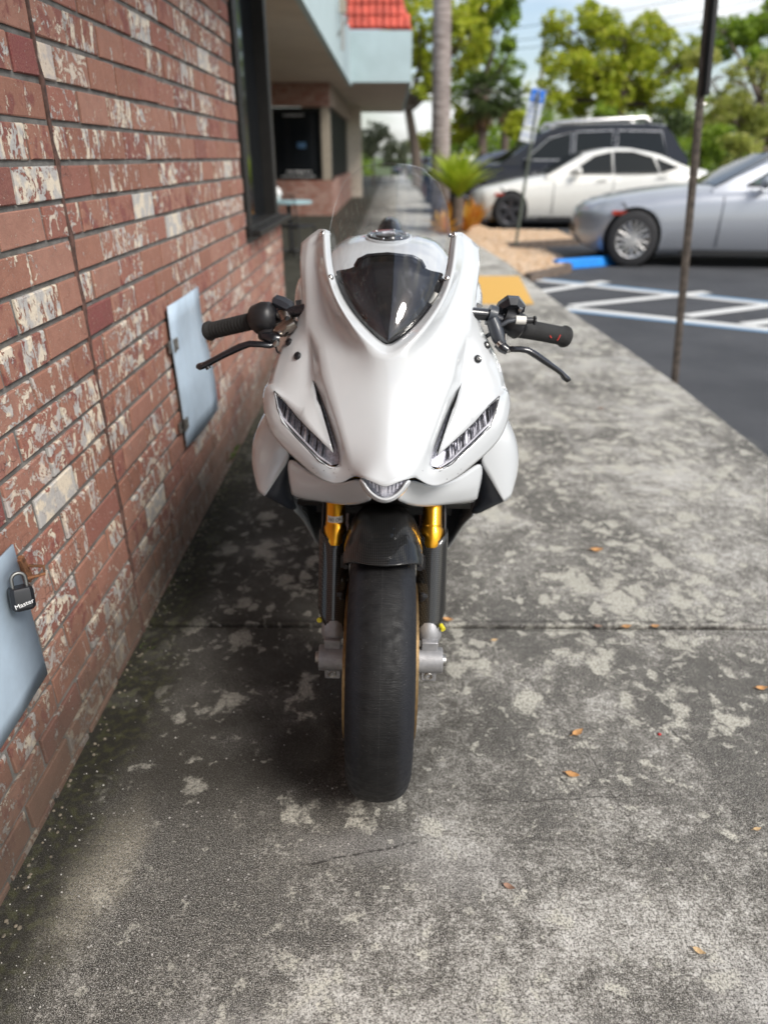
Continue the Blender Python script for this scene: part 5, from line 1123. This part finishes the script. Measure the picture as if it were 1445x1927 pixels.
# accessible parking sign
sb0, st0 = G(970, 460, 0), A(1014, 168, 14.2); sb0.z = -.02
sn = empty('parking_sign', sb0); tag(sn, 'blue and white accessible parking sign on a leaning dark green post in the gravel', 'sign')
d = st0 - sb0; tilt = Matrix.Rotation(math.atan2(d.x, d.z), 4, 'Y')
M['signblue'] = mat('sign_blue', (.02, .16, .62), .4); M['signwhite'] = mat('sign_white', (.66, .70, .72), .4); M['signgreen'] = mat('dark_green_post', (.045, .055, .035), .6)
g = MB(); g.tube([(0, 0, 0), d * 1.0], .024, 8); g.build('post', M['signgreen'], sn, 50)
tp_ = tilt.copy(); tp_.translation = d
def plate(name, zc, h, w, m, parent=sn, yy=-.035, th=.006):
    o = MB().box((0, yy, zc), (w, th, h)).build(name, m, parent, bevel=.004); o.matrix_local = tp_; return o
sp = plate('sign_panel', -.30, .60, .255, M['signwhite']); sp_b = plate('blue_panel', -.105, .20, .245, M['signblue'], yy=-.041)
plate('lower_panel', -.72, .20, .255, M['signwhite'])
# wheelchair symbol
g = MB(); g.lathe([(-.003, .052), (.003, .052), (.003, .038), (-.003, .038)], (-.012, -.047, -.128), 'y', 28, close=True); g.tube([(-.006, -.047, -.05), (-.006, -.047, -.105), (.032, -.047, -.112), (.05, -.047, -.155), (.064, -.047, -.15)], .008, 6); g.ball((-.006, -.047, -.034), .013, 8, 6)
sy = g.build('wheelchair_symbol', M['signwhite'], sp_b)
sy.matrix_parent_inverse = Matrix.Identity(4)
for i, tx_ in enumerate(('PARKING BY', 'DISABLED', 'PERMIT', 'ONLY')):
    text_mesh(tx_, .052, 'lettering', M['signblue'], sn, tp_ @ Matrix.Translation((0, -.0395, -.26 - i * .085)) @ Matrix.Rotation(R(90), 4, 'X'))
text_mesh('TOW AWAY', .045, 'lettering', M['signblue'], sn, tp_ @ Matrix.Translation((0, -.0395, -.72)) @ Matrix.Rotation(R(90), 4, 'X'))
# wheel stop
wsb = G(1075, 488, ZA); wst = empty('wheel_stop', (2.36, 10.42, ZA), (0, 0, R(-62))); tag(wst, 'bright blue painted wheel stop under the nose of the silver sedan', 'wheel stop')
pr = [(-.075, 0, 0), (.075, 0, 0), (.06, 0, .13), (-.06, 0, .13)]; MB().prism([Vector(p) + Vector((0, -.1, 0)) for p in pr], (0, 1.3, 0)).build('block', mat('bright_blue_paint', (.01, .24, .75), .5), wst, bevel=.015)
# gravel bed
gv = [G(865, 418, 0), G(1060, 436, 0), G(1052, 470, 0), G(1000, 520, 0), G(962, 497, 0), G(925, 462, 0)]
bed = [( .95, 19.0), (1.2, 14.4), (1.58, 10.6), (1.66, 9.3), (2.35, 10.1), (2.45, 12.0), (1.9, 12.2), (1.95, 12.9), (3.3, 13.6), (3.3, 15.2), (2.0, 15.6), (1.6, 19.0)]
bd = MB().prism([Vector((x, y, ZA)) for x, y in bed], (0, 0, .075)).build('gravel_bed', mat('gravel_soil', (.34, .19, .09), .9, var=.4, scale=9), None); tag(bd, kind='structure')
def inside(x, y, P_):
    c = False
    for (x1, y1), (x2, y2) in zip(P_, P_[1:] + P_[:1]):
        if (y1 > y) != (y2 > y) and x < (x2 - x1) * (y - y1) / (y2 - y1) + x1: c = not c
    return c
t = NT('river_gravel'); ge = t.node('ShaderNodeNewGeometry'); t.col(t.ramp(ge.outputs['Random Per Island'], [(0, (.48, .30, .16)), (.4, (.60, .43, .28)), (.75, (.66, .53, .40)), (1, (.28, .18, .11))])); t.rough(.85)
g = MB(); rr = random.Random(4); n = 0
while n < 9000:
    x, y = rr.uniform(.9, 3.4), rr.uniform(9.2, 19)
    if not inside(x, y, bed): continue
    n += 1; s = rr.uniform(.015, .035); r_ = rr.uniform(0, 3); c, s2 = math.cos(r_) * s, math.sin(r_) * s
    z = ZA + .08; g.add([(x + c, y + s2, z), (x - s2, y + c, z), (x - c, y - s2, z), (x + s2, y - c, z), (x, y, z + s * .9), (x, y, z - s * .5)], [(0, 1, 4), (1, 2, 4), (2, 3, 4), (3, 0, 4), (1, 0, 5), (2, 1, 5), (3, 2, 5), (0, 3, 5)])
me = bpy.data.meshes.new('gravel'); me.from_pydata(g.v, [], g.f); me.materials.append(t.m); o = bpy.data.objects.new('gravel', me); COL.objects.link(o); tag(o, 'orange brown river gravel around the palm and the sign post', 'gravel', kind='stuff')
kb = MB()
for (a, b) in (((1.70, 9.3), (2.40, 10.1)), ((2.40, 10.1), (2.50, 12.05)), ((1.95, 12.9), (3.35, 13.55))):
    a = Vector((*a, 0)); b = Vector((*b, 0)); n_ = Vector((-(b - a).y, (b - a).x, 0)).normalized() * .05; kb.prism([a - n_ + Vector((0, 0, ZA)), b - n_ + Vector((0, 0, ZA)), b + n_ + Vector((0, 0, ZA)), a + n_ + Vector((0, 0, ZA))], (0, 0, .10))
o = kb.build('bed_kerb', mat('shaded_kerb_concrete', (.13, .10, .08), .9, var=.3)); tag(o, kind='structure')  # kerb strips darkened, the shade along them put into their colour
# utility pole and wires
up = empty('utility_pole', (7.9, 44, 0)); tag(up, 'thin pale utility pole rising between the two tree crowns', 'pole')
MB().tube([(0, 0, -.2), (0, 0, 7.4)], [.14, .10], 10).build('pole', mat('pale_concrete_pole', (.42, .40, .38), .9), up, 60)
for i, (u1, v1, u2, v2) in enumerate(((1150, 48, 1445, -8), (1170, 62, 1445, 10), (1120, 30, 1445, -40))):
    a, b = A(u1 - 300, v1 + 40, 40), A(u2 + 60, v2 - 10, 34); mid = a.lerp(b, .5) - Vector((0, 0, .25)); w = MB(); w.tube([a, a.lerp(b, .25) - Vector((0, 0, .18)), mid, a.lerp(b, .75) - Vector((0, 0, .18)), b], .012, 5)
    o = w.build('power_line', M['black_trim']); tag(o, ['uppermost thin overhead wire crossing the sky behind the trees', 'middle overhead wire crossing the sky by the sign post', 'lowest overhead wire, dipping behind the big tree crown'][(2, 1, 0)[i] if False else i], 'wire', 'overhead wires')

# ================================================================== PLANTS
def leaf_mat(name, cols, trans=.35):
    t = NT(name); ge = t.node('ShaderNodeNewGeometry'); P = t.pos()
    r = t.math('ADD', t.math('MULTIPLY', ge.outputs['Random Per Island'], .6), t.math('MULTIPLY', t.noise(P, .55, 4), .55))
    c = t.ramp(r, [(i / (len(cols) - 1) * .7 + .15, q) for i, q in enumerate(cols)]); t.col(c); t.rough(.55)
    tr = t.node('ShaderNodeBsdfTranslucent'); t.set(tr.inputs[0], c); ms = t.node('ShaderNodeMixShader'); ms.inputs[0].default_value = trans
    t.l.new(t.b.outputs[0], ms.inputs[1]); t.l.new(tr.outputs[0], ms.inputs[2]); t.l.new(ms.outputs[0], t.out.inputs[0]); return t.m
M['leaf_y'] = leaf_mat('yellow_green_leaves', [(.09, .13, .012), (.28, .36, .02), (.48, .55, .04), (.60, .58, .07)], .5)
M['leaf_d'] = leaf_mat('dark_leaves', [(.03, .05, .018), (.065, .10, .03), (.12, .17, .045)], .4)
M['leaf_p'] = leaf_mat('pale_leaves', [(.18, .24, .04), (.38, .42, .08), (.55, .54, .16)], .5)
M['leaf_pg'] = leaf_mat('grey_green_leaves', [(.09, .11, .06), (.17, .19, .11), (.26, .28, .18)])
M['leaf_g'] = leaf_mat('fresh_leaves', [(.07, .13, .016), (.20, .31, .025), (.34, .46, .045)], .5)
M['bark'] = mat('grey_brown_bark', (.13, .10, .08), .95, var=.3, bump=.6, bscale=20)
def leaves(mb, c, r, n, size, rr, hollow=.55):
    for _ in range(n):
        while True:
            p = Vector((rr.uniform(-1, 1), rr.uniform(-1, 1), rr.uniform(-1, 1))); l = p.length
            if l < 1 and l > hollow * rr.random(): break
        q = Vector((c[0] + p.x * r[0], c[1] + p.y * r[1], c[2] + p.z * r[2]))
        if noise.noise(q * 1.1) + .5 * noise.noise(q * 2.7) < .02: continue
        s = size * rr.uniform(.6, 1.4); a = Vector((rr.gauss(0, 1), rr.gauss(0, 1), rr.gauss(0, .6))).normalized(); b = a.cross(Vector((rr.gauss(0, 1), rr.gauss(0, 1), rr.gauss(0, 1)))).normalized()
        mb.v += [tuple(q - a * s), tuple(q + b * s * .45), tuple(q + a * s), tuple(q - b * s * .45)]; n0 = len(mb.v) - 4; mb.f.append((n0, n0 + 1, n0 + 2, n0 + 3))
def raw(mb, name, mt, parent=None):
    me = bpy.data.meshes.new(name); me.from_pydata(mb.v, [], mb.f); me.materials.append(mt); o = bpy.data.objects.new(name, me); COL.objects.link(o); o.parent = parent; return o
def tree(name, label, base, trunk_top, blobs, Y, leafm, dens, size, seed, tr=.22, cat='tree'):
    """blobs: (u, v, radius px) seen at distance Y"""
    rr = random.Random(seed); e = empty(name, base); tag(e, label, cat, None); B = Vector(base); mb = MB(); tk = MB(); fork = Vector(trunk_top)
    tk.tube([(0, 0, 0), (B.lerp(fork, .5) - B) + Vector((.1, 0, 0)), fork - B], [tr, tr * .8, tr * .65], 10)
    for (u, v, rp) in blobs:
        yy = Y + rr.uniform(-2.2, 2.2); c = A(u, v, yy); r = rp / FPX * yy * 1.0; c -= B
        mid = (fork - B).lerp(c, .5) + Vector((rr.uniform(-.3, .3), 0, -.15)); tk.tube([fork - B, mid, c], [tr * .45, tr * .25, .03], 6)
        for _ in range(5):
            cc = c + Vector((rr.uniform(-1, 1), rr.uniform(-1, 1), rr.uniform(-.7, .7))) * r * .62; rs = r * rr.uniform(.42, .66)
            leaves(mb, cc, (rs, rs, rs * .62), int(dens * rs * rs), size, rr)
            tk.tube([c, cc], [.03, .012], 4)
    tk.build('trunk', M['bark'], e, 60); raw(mb, 'crown', leafm, e)
tree('forked_tree', 'tall loose tree with a dark forked trunk beside the red roof', (1.3, 38, -.2), A(768, 205, 38), [(735, 20, 60), (790, 35, 55), (760, 90, 48), (795, 130, 45), (745, 165, 30), (800, 185, 32), (850, 40, 50), (880, 60, 55), (905, 10, 50), (865, 110, 45)], 38, M['leaf_y'], 950, .115, 21, .30)
tree('middle_tree', 'feathery tree crown reaching right of the palm trunk, above the shaggy palms', (4.9, 42, -.2), A(900, 170, 42), [(905, 90, 52), (940, 55, 40), (950, 130, 38), (895, 145, 42), (968, 75, 24), (930, 20, 40), (960, 165, 30), (870, 180, 34)], 42, M['leaf_g'], 800, .12, 22, .25)
tree('spreading_tree', 'wide yellow green tree behind the black vehicle, largest crown in view', (11.0, 38, -.2), A(1165, 190, 38), [(1080, 60, 58), (1130, 40, 50), (1175, 75, 55), (1060, 120, 55), (1110, 125, 60), (1170, 140, 60), (1230, 110, 58), (1280, 120, 50), (1030, 175, 42), (1085, 190, 55), (1215, 175, 48), (1265, 190, 42), (1150, 195, 45), (1222, 45, 26)], 38, M['leaf_y'], 1000, .115, 23, .36)
tree('corner_tree', 'dense green tree in the upper corner beyond the leaning post', (17, 36, -.2), A(1430, 190, 36), [(1420, 30, 60), (1460, 60, 60), (1390, 70, 45), (1440, 110, 45), (1360, 60, 30), (1490, 20, 60)], 36, M['leaf_g'], 1100, .12, 24, .3)
tree('pale_tree', 'sparse pale yellow tree with thin trunk between the leaning post and the picture edge', (13.5, 32, -.2), A(1400, 260, 32), [(1400, 160, 45), (1430, 190, 50), (1370, 200, 45), (1410, 240, 50), (1440, 140, 40), (1345, 230, 40), (1340, 150, 40), (1310, 110, 36), (1450, 260, 30)], 32, M['leaf_p'], 950, .10, 25, .10)
# shaggy fan palms
def fan_palm(label, u, v, Y, rpx, seed, hgt=None):
    rr = random.Random(seed); c = A(u, v, Y); r = rpx / FPX * Y; e = empty('fan_palm', (c.x, Y, -.2)); tag(e, label, 'palm', 'fan palms beyond the parked cars'); C = Vector((0, 0, c.z + .2))
    MB().tube([(0, 0, 0), C], [.20, .17], 10).build('trunk', M['bark'], e, 60)
    g = MB(); dd = MB()
    for k in range(90):
        brown = k > 72
        if brown: dr = Vector((rr.gauss(0, .35), rr.gauss(0, .35), -1)).normalized(); o = C + Vector((rr.uniform(-.2, .2), rr.uniform(-.2, .2), -rr.uniform(.0, .5) * r)); f_ = .55
        else:
            dr = Vector((rr.gauss(0, 1), rr.gauss(0, 1), rr.gauss(.15, .8))).normalized(); o = C + dr * r * rr.uniform(.25, .55); f_ = .6
        tgt = dd if brown else g
        sd = dr.cross(Vector((.1, .2, 1))).normalized(); up_ = Vector((0, 0, 1))
        for j in range(11):
            b = (j / 10 - .5) * (.9 if brown else 2.3); q = (dr * math.cos(b) + sd * math.sin(b)).normalized(); tip = o + q * r * f_ - up_ * r * .14 * rr.uniform(.5, 1.5); w = sd * r * .04; tgt.add([o - w, o + w, tip], [(0, 1, 2)])
    raw(g, 'fronds', M['leaf_d'], e); raw(dd, 'dead_fronds', M['deadfrond'], e)
M['deadfrond'] = leaf_mat('dead_fronds', [(.10, .05, .025), (.22, .11, .05), (.28, .16, .08)], .2)
fan_palm('dark shaggy fan palm with hanging brown fronds, nearest the palm trunk', 912, 178, 33, 52, 31)
fan_palm('smaller dark fan palm to the side of the shaggy one, next to the sign', 955, 190, 36, 36, 32)
# straight palm trunk on the verge
pm = empty('palm_tree', (G(829, 436, 0).x - .0, 15.5, -.05)); tag(pm, 'straight grey ringed palm trunk rising out of the picture from the gravel', 'palm')
bx0 = pm.location.x; tg = MB(); rings = []
x_at = lambda z: A(829, 300, 15.5).x + (A(832, 0, 15.5).x - A(829, 300, 15.5).x) * (z - 1.3) / 2.5
zs = [i * .09 for i in range(90)]
tg.tube([(x_at(z) - bx0, 0, z) for z in zs], [(.185 - .0065 * z * .8) * (1 + (.03 if i % 2 else 0)) for i, z in enumerate(zs)], 18)
t = NT('palm_trunk_bark'); P = t.pos(); c = t.mix(t.mr(t.noise(t.pos((3, 3, 28)), 1, 5, .6), .35, .65), (.20, .16, .145), (.38, .33, .31)); t.col(t.mix(t.mr(t.noise(P, 2.2, 4), .45, .7, 0, .5), c, (.16, .13, .12))); t.rough(.95); t.bump(t.noise(t.pos((4, 4, 40)), 1, 4), .5, .02); M['palmbark'] = t.m
tg.build('trunk', M['palmbark'], pm, 60)
def frond(mb, o, a, el, ln, rr, w=.05, nl=26, droop=.5, ll=.4):
    d = Vector((math.cos(a) * math.cos(el), math.sin(a) * math.cos(el), math.sin(el))); pts = []; p = Vector(o); st = ln / nl
    for i in range(nl + 1):
        pts.append(p.copy()); d = (d + Vector((0, 0, -droop / nl * (1 + i / nl)))).normalized(); p = p + d * st
    mb.tube(pts, [.012 * (1 - i / (nl + 2)) for i in range(nl + 1)], 4, caps=False)
    for i in range(2, nl + 1):
        d = (pts[i] - pts[i - 1]).normalized(); sd = d.cross(Vector((0, 0, 1))).normalized(); l = ll * math.sin(math.pi * (i / nl) ** .7 * .95 + .1)
        for s in (-1, 1):
            tip = pts[i] + (sd * s * .8 + d * .7 + Vector((0, 0, .12))).normalized() * l; mb.add([pts[i] - d * w * .5, pts[i] + d * w * .5, tip], [(0, 1, 2)])
g = MB(); rr = random.Random(8)
for k in range(16): frond(g, (x_at(8) - bx0, 0, 8.0), k * 2.4, rr.uniform(-.1, 1.2), 2.6, rr, .08, 24, 1.1, .55)
raw(g, 'crown', M['leaf_g'], pm)
# cycad and orange bromeliads at its foot
cy_ = A(862, 372, 14.6); ce = empty('cycad', (cy_.x, 14.6, 0)); tag(ce, 'bright green spiky cycad in front of the white sedan nose', 'plant')
g = MB()
for k in range(44): frond(g, (0, 0, cy_.z), k * 2.4, rr.uniform(.7, 1.45), rr.uniform(.75, 1.0), rr, .04, 24, .40, .20)
raw(g, 'fronds', leaf_mat('cycad_green', [(.14, .24, .012), (.34, .46, .02), (.52, .58, .05)], .5), ce); MB().tube([(0, 0, -.1), (0, 0, cy_.z)], .11, 10).build('stem', M['bark'], ce, 60)
M['brom'] = leaf_mat('orange_bromeliad', [(.45, .12, .015), (.62, .24, .02), (.62, .36, .05)], .3)
for k, (u, v, Y, lb_) in enumerate(((852, 432, 13.6, 'orange leaved bromeliad right beside the palm trunk'), (874, 436, 13.3, 'orange leaved bromeliad in front of the cycad, middle of its row'), (896, 424, 14.0, 'orange leaved bromeliad nearest the white sedan'), (838, 440, 13.0, 'orange leaved bromeliad closest to the pavement, low by the trunk'))):
    p = G(u, v, 0); e = empty('bromeliad', (p.x, p.y, -.02)); tag(e, lb_, 'plant', 'orange bromeliads at the foot of the cycad'); g = MB()
    for j in range(26):
        a = rr.uniform(0, 6.28); el = rr.uniform(.3, 1.4); l = rr.uniform(.40, .75); d = Vector((math.cos(a) * math.cos(el), math.sin(a) * math.cos(el), math.sin(el))); sd = d.cross(Vector((0, 0, 1))).normalized() * .036
        m_ = d * l * .6; tip = d * l + Vector((0, 0, -.08)); g.add([-sd * .6, sd * .6, m_ + sd, m_ - sd, tip], [(0, 1, 2, 3), (3, 2, 4)])
    raw(g, 'foliage', M['brom'], e)
# hedge line, bushes, far wood
def bush(label, u, v, Y, rp, m, seed, asp=.8):
    r2 = random.Random(seed); c = A(u, v, Y); r = rp / FPX * Y; e = empty('bush', (c.x, Y, -.2)); tag(e, label, 'bush', 'bushes behind the parked cars'); g = MB(); c = Vector((0, 0, c.z + .2))
    for _ in range(9): leaves(g, c + Vector((r2.uniform(-1, 1) * r * .6, r2.uniform(-.5, .5) * r, r2.uniform(-.5, .4) * r)), (r * .6, r * .6, r * .5 * asp), int(420 * r), .09, r2, .2)
    raw(g, 'foliage', m, e); MB().tube([(0, 0, 0), (0, 0, max(.3, c.z))], .05, 6).build('stem', M['bark'], e)
bush('bright green bush between the palm trunk and the shaggy palm', 868, 232, 34, 40, M['leaf_y'], 41)
bush('bright green bush right of the shaggy palms, behind the sign', 975, 240, 30, 34, M['leaf_y'], 42)
bush('low green bush beyond the rear of the black vehicle', 1325, 265, 28, 42, M['leaf_g'], 43)
bush('yellow green bush above the silver sedan hood', 1390, 285, 27, 40, M['leaf_p'], 44)
bush('grey green bush beside the cream column', 702, 262, 40, 36, M['leaf_pg'], 45)
bush('low grey green bush at the end of the pavement', 738, 292, 46, 26, M['leaf_pg'], 50)
bush('pale hazy bush down the street beyond the grey green ones', 765, 284, 52, 24, M['leaf_pg'], 51)
bush('green bush low behind the sign, left of the spreading tree trunk', 1040, 240, 30, 34, M['leaf_g'], 46)
bush('green bush beneath the spreading tree, over the vehicle roof rails', 1130, 222, 32, 42, M['leaf_g'], 47)
bush('dark bush under the right part of the spreading tree', 1245, 235, 31, 42, M['leaf_d'], 48)
bush('small bright bush against the sky left of the palm trunk', 800, 262, 44, 24, M['leaf_y'], 49)
g = MB(); r2 = random.Random(77)
for i in range(120):
    x = -14 + i * .62 + r2.uniform(-.5, .5); y = 66 + r2.uniform(-3, 8); h = r2.uniform(1.2, 3.4) if x < 6 else r2.uniform(3.0, 6.5)
    if -3 < x < 2.0: continue
    for _ in range(3): leaves(g, (x + r2.uniform(-1, 1), y, r2.uniform(.2, 1) * h * .8), (1.5, 1.2, h * .45), 330, .20, r2, .1)
o = raw(g, 'far_wood', M['leaf_g']); tag(o, 'band of far off trees closing the view behind the parked cars', 'trees', kind='stuff')

# ================================================================== BY THE SHOP ENTRANCE
tb_ = empty('cafe_table', (-1.5, 11.3, 0)); tag(tb_, 'small round cafe table with a pale blue top outside the dark shop window', 'table')
MB().lathe([(.70, 0), (.70, .34), (.725, .345), (.73, .33), (.73, 0)], (0, 0, 0), 'z', 32).build('table_top', mat('pale_blue_table_top', (.35, .52, .56), .5), tb_, 40)
g = MB(); g.tube([(0, 0, .02), (0, 0, .70)], .03, 10)
for k in range(4): a = k * math.pi / 2 + .4; g.tube([(0, 0, .06), (.26 * math.cos(a), .26 * math.sin(a), .015)], .018, 8)
g.build('pedestal', M['black_trim'], tb_, 60)
vz = empty('white_vase', (-1.68, 11.22, .731)); tag(vz, 'round white lidded pot standing on the pale blue cafe table', 'pot'); MB().lathe([(0, 0), (0, .05), (.03, .085), (.10, .10), (.16, .075), (.19, .04), (.20, 0)], (0, 0, 0), 'z', 24).build('pot', mat('white_ceramic', (.7, .7, .68), .4), vz, 60)
for (x, y, rz, lb_) in ((-1.32, 10.55, 2.6, 'black metal cafe chair on the pavement side of the blue table'), (-2.0, 11.75, -.5, 'black metal cafe chair on the shop side of the blue table')):
    e = empty('cafe_chair', (x, y, 0), (0, 0, rz)); tag(e, lb_, 'chair', 'chairs at the cafe table')
    MB().box((0, 0, .45), (.40, .40, .025)).build('seat', M['black_trim'], e, bevel=.01)
    for sx in (-1, 1):
        for sy in (-1, 1): MB().tube([(sx * .18, sy * .18, .45), (sx * .21, sy * .21, 0)], .012, 8).build('leg', M['black_trim'], e)
    g = MB(); g.tube([(-.18, .19, .45), (-.18, .25, .85), (.18, .25, .85), (.18, .19, .45)], .012, 8)
    for k in range(4): g.tube([(-.11 + k * .073, .20, .46), (-.11 + k * .073, .25, .85)], .007, 6)
    g.build('backrest', M['black_trim'], e)

# ================================================================== LITTER
M['dry'] = mat('dry_leaf', (.46, .24, .09), .7, var=.3, scale=60, bump=.4, bscale=300)
M['dry2'] = mat('pale_dry_leaf', (.52, .36, .19), .7, var=.3, scale=60, bump=.4, bscale=300)
M['dry3'] = mat('brown_dry_leaf', (.26, .15, .10), .7, var=.3, scale=60, bump=.4, bscale=300)
LV = [(1086,1381,.019,.6,'dry','tan teardrop leaf lying alone, larger of the two near the middle right of the pavement'),(1076,1460,.018,-.3,'dry','curled orange leaf just in front of the tan teardrop leaf'),(958,1671,.013,-.4,'dry3','small greyish brown leaf, nearest whole leaf to the viewer'),
 (1423,1562,.010,.2,'dry2','ragged pale leaf scrap by the picture edge, in front of the larger edge leaf'),(1314,1792,.012,-.5,'dry2','torn pale orange leaf scrap, nearest of all to the viewer'),(1432,1297,.018,.1,'dry','broad tan leaf at the picture edge'),
 (1122,1037,.026,.1,'dry','long orange leaf lying beyond the pavement joint'),(843,1168,.018,-.2,'dry','orange leaf in the joint touching the fork foot'),(1178,1181,.017,.2,'dry','orange leaf in the joint, middle one of three'),(1232,1180,.014,.1,'dry','orange leaf in the joint, farthest from the tyre'),
 (1125,1180,.013,-.1,'dry3','thin tan leaf in the joint, first of three'),(930,1206,.011,.3,'dry2','slim pale leaf just before the joint beside the axle'),(1130,770,.02,.3,'dry3','small brown leaf on the far pavement below the clutch lever')]
for (u, v, s, a, m, lb_) in LV:
    p = G(u, v, 0); g = MB(); rr = random.Random(u); N = 8; vs = []
    for i in range(N + 1):
        t_ = i / N; w = math.sin(math.pi * t_ ** .8) * .42 * s * (1 + rr.uniform(-.12, .12)); x = (t_ * 2 - 1) * s
        cu = .30 * s * (2 * t_ - 1) ** 2 + .05 * s; vs += [(x, -w, cu + .22 * w + .001), (x, 0, cu - .10 * w + .001), (x, w, cu + .5 * w + .001)]
    g.add(vs, [(i * 3 + k, i * 3 + k + 1, (i + 1) * 3 + k + 1, (i + 1) * 3 + k) for i in range(N) for k in (0, 1)]); g.tube([(-s, 0, .3 * s + .001), (-s * 1.35, .1 * s, .25 * s)], .0006, 4)
    o = g.build('fallen_leaf', M[m], None, 60); o.location = (p.x, p.y, .0012); o.rotation_euler = (0, 0, a); tag(o, lb_, 'leaf', 'dry leaves on the pavement')
p = G(1240, 1383, 0); o = MB().ball((p.x, p.y, .0025), (.005, .004, .003), 8, 5).build('berry', mat('red_petal', (.5, .03, .03), .6), None, 60); tag(o, 'tiny red petal lying on the pavement right of the leaves', 'petal')
g = MB(); rr = random.Random(9)
for i in range(1500):
    u, v = rr.uniform(-20, 1465), rr.uniform(980, 1940); p = G(u, v, 0)
    if p.x < -.74 or p.x > 1.8 or p.y < .4: continue
    if p.y > 1.2 and rr.random() < .5: continue
    s = rr.choice((.0007, .0009, .0012, .0018)) * (1 + .5 * rr.random()); g.ball((p.x, p.y, s * .5), (s, s * rr.uniform(.6, 1), s * .7), 5, 3)
o = raw(g, 'grit', mat('pale_grit', (.45, .43, .40), .8, var=.3, scale=200)); tag(o, 'scattered pale grit and sand on the pavement', 'grit', kind='stuff')
# pebbles and dirt along the wall foot
g = MB()
for i in range(260):
    y = rr.uniform(.7, 4.5); x = WX + abs(rr.gauss(.012, .02)) + .006; s = rr.uniform(.0015, .005); g.ball((x, y, s * .5), (s, s * rr.uniform(.7, 1.3), s * .7), 6, 4)
o = raw(g, 'wall_foot_debris', mat('dirt_crumbs', (.14, .12, .09), .9, var=.5, scale=100)); tag(o, 'dirt and mortar crumbs gathered along the foot of the brick wall', 'debris', kind='stuff')
for (u, v, n, s, lb_) in ((415, 868, 46, .075, 'small tuft of grass growing at the wall foot beside the far hatch'), (262, 1215, 12, .02, 'tiny green weed at the wall foot near the pavement joint')):
    p = G(u, v, 0); e = empty('grass_tuft', (WX + .03 if u < 400 else p.x + .02, p.y, 0)); tag(e, lb_, 'weed'); g = MB()
    for j in range(n):
        a = rr.uniform(-1.5, 1.5); l = s * rr.uniform(.5, 1.2); x, y = rr.uniform(-.02, .03), rr.uniform(-.05, .05) * s / .05; d = Vector((math.cos(a) * .5, math.sin(a) * .5, 1)).normalized(); g.add([(x - .0015, y, 0), (x + .0015, y, 0), Vector((x, y, 0)) + d * l * .6 + Vector((.0012, 0, 0)), Vector((x, y, 0)) + d * l + Vector((.25 * l * math.cos(a), .25 * l * math.sin(a), -.15 * l))], [(0, 1, 2), (0, 2, 3)])
    raw(g, 'blades', M['leaf_d'], e)
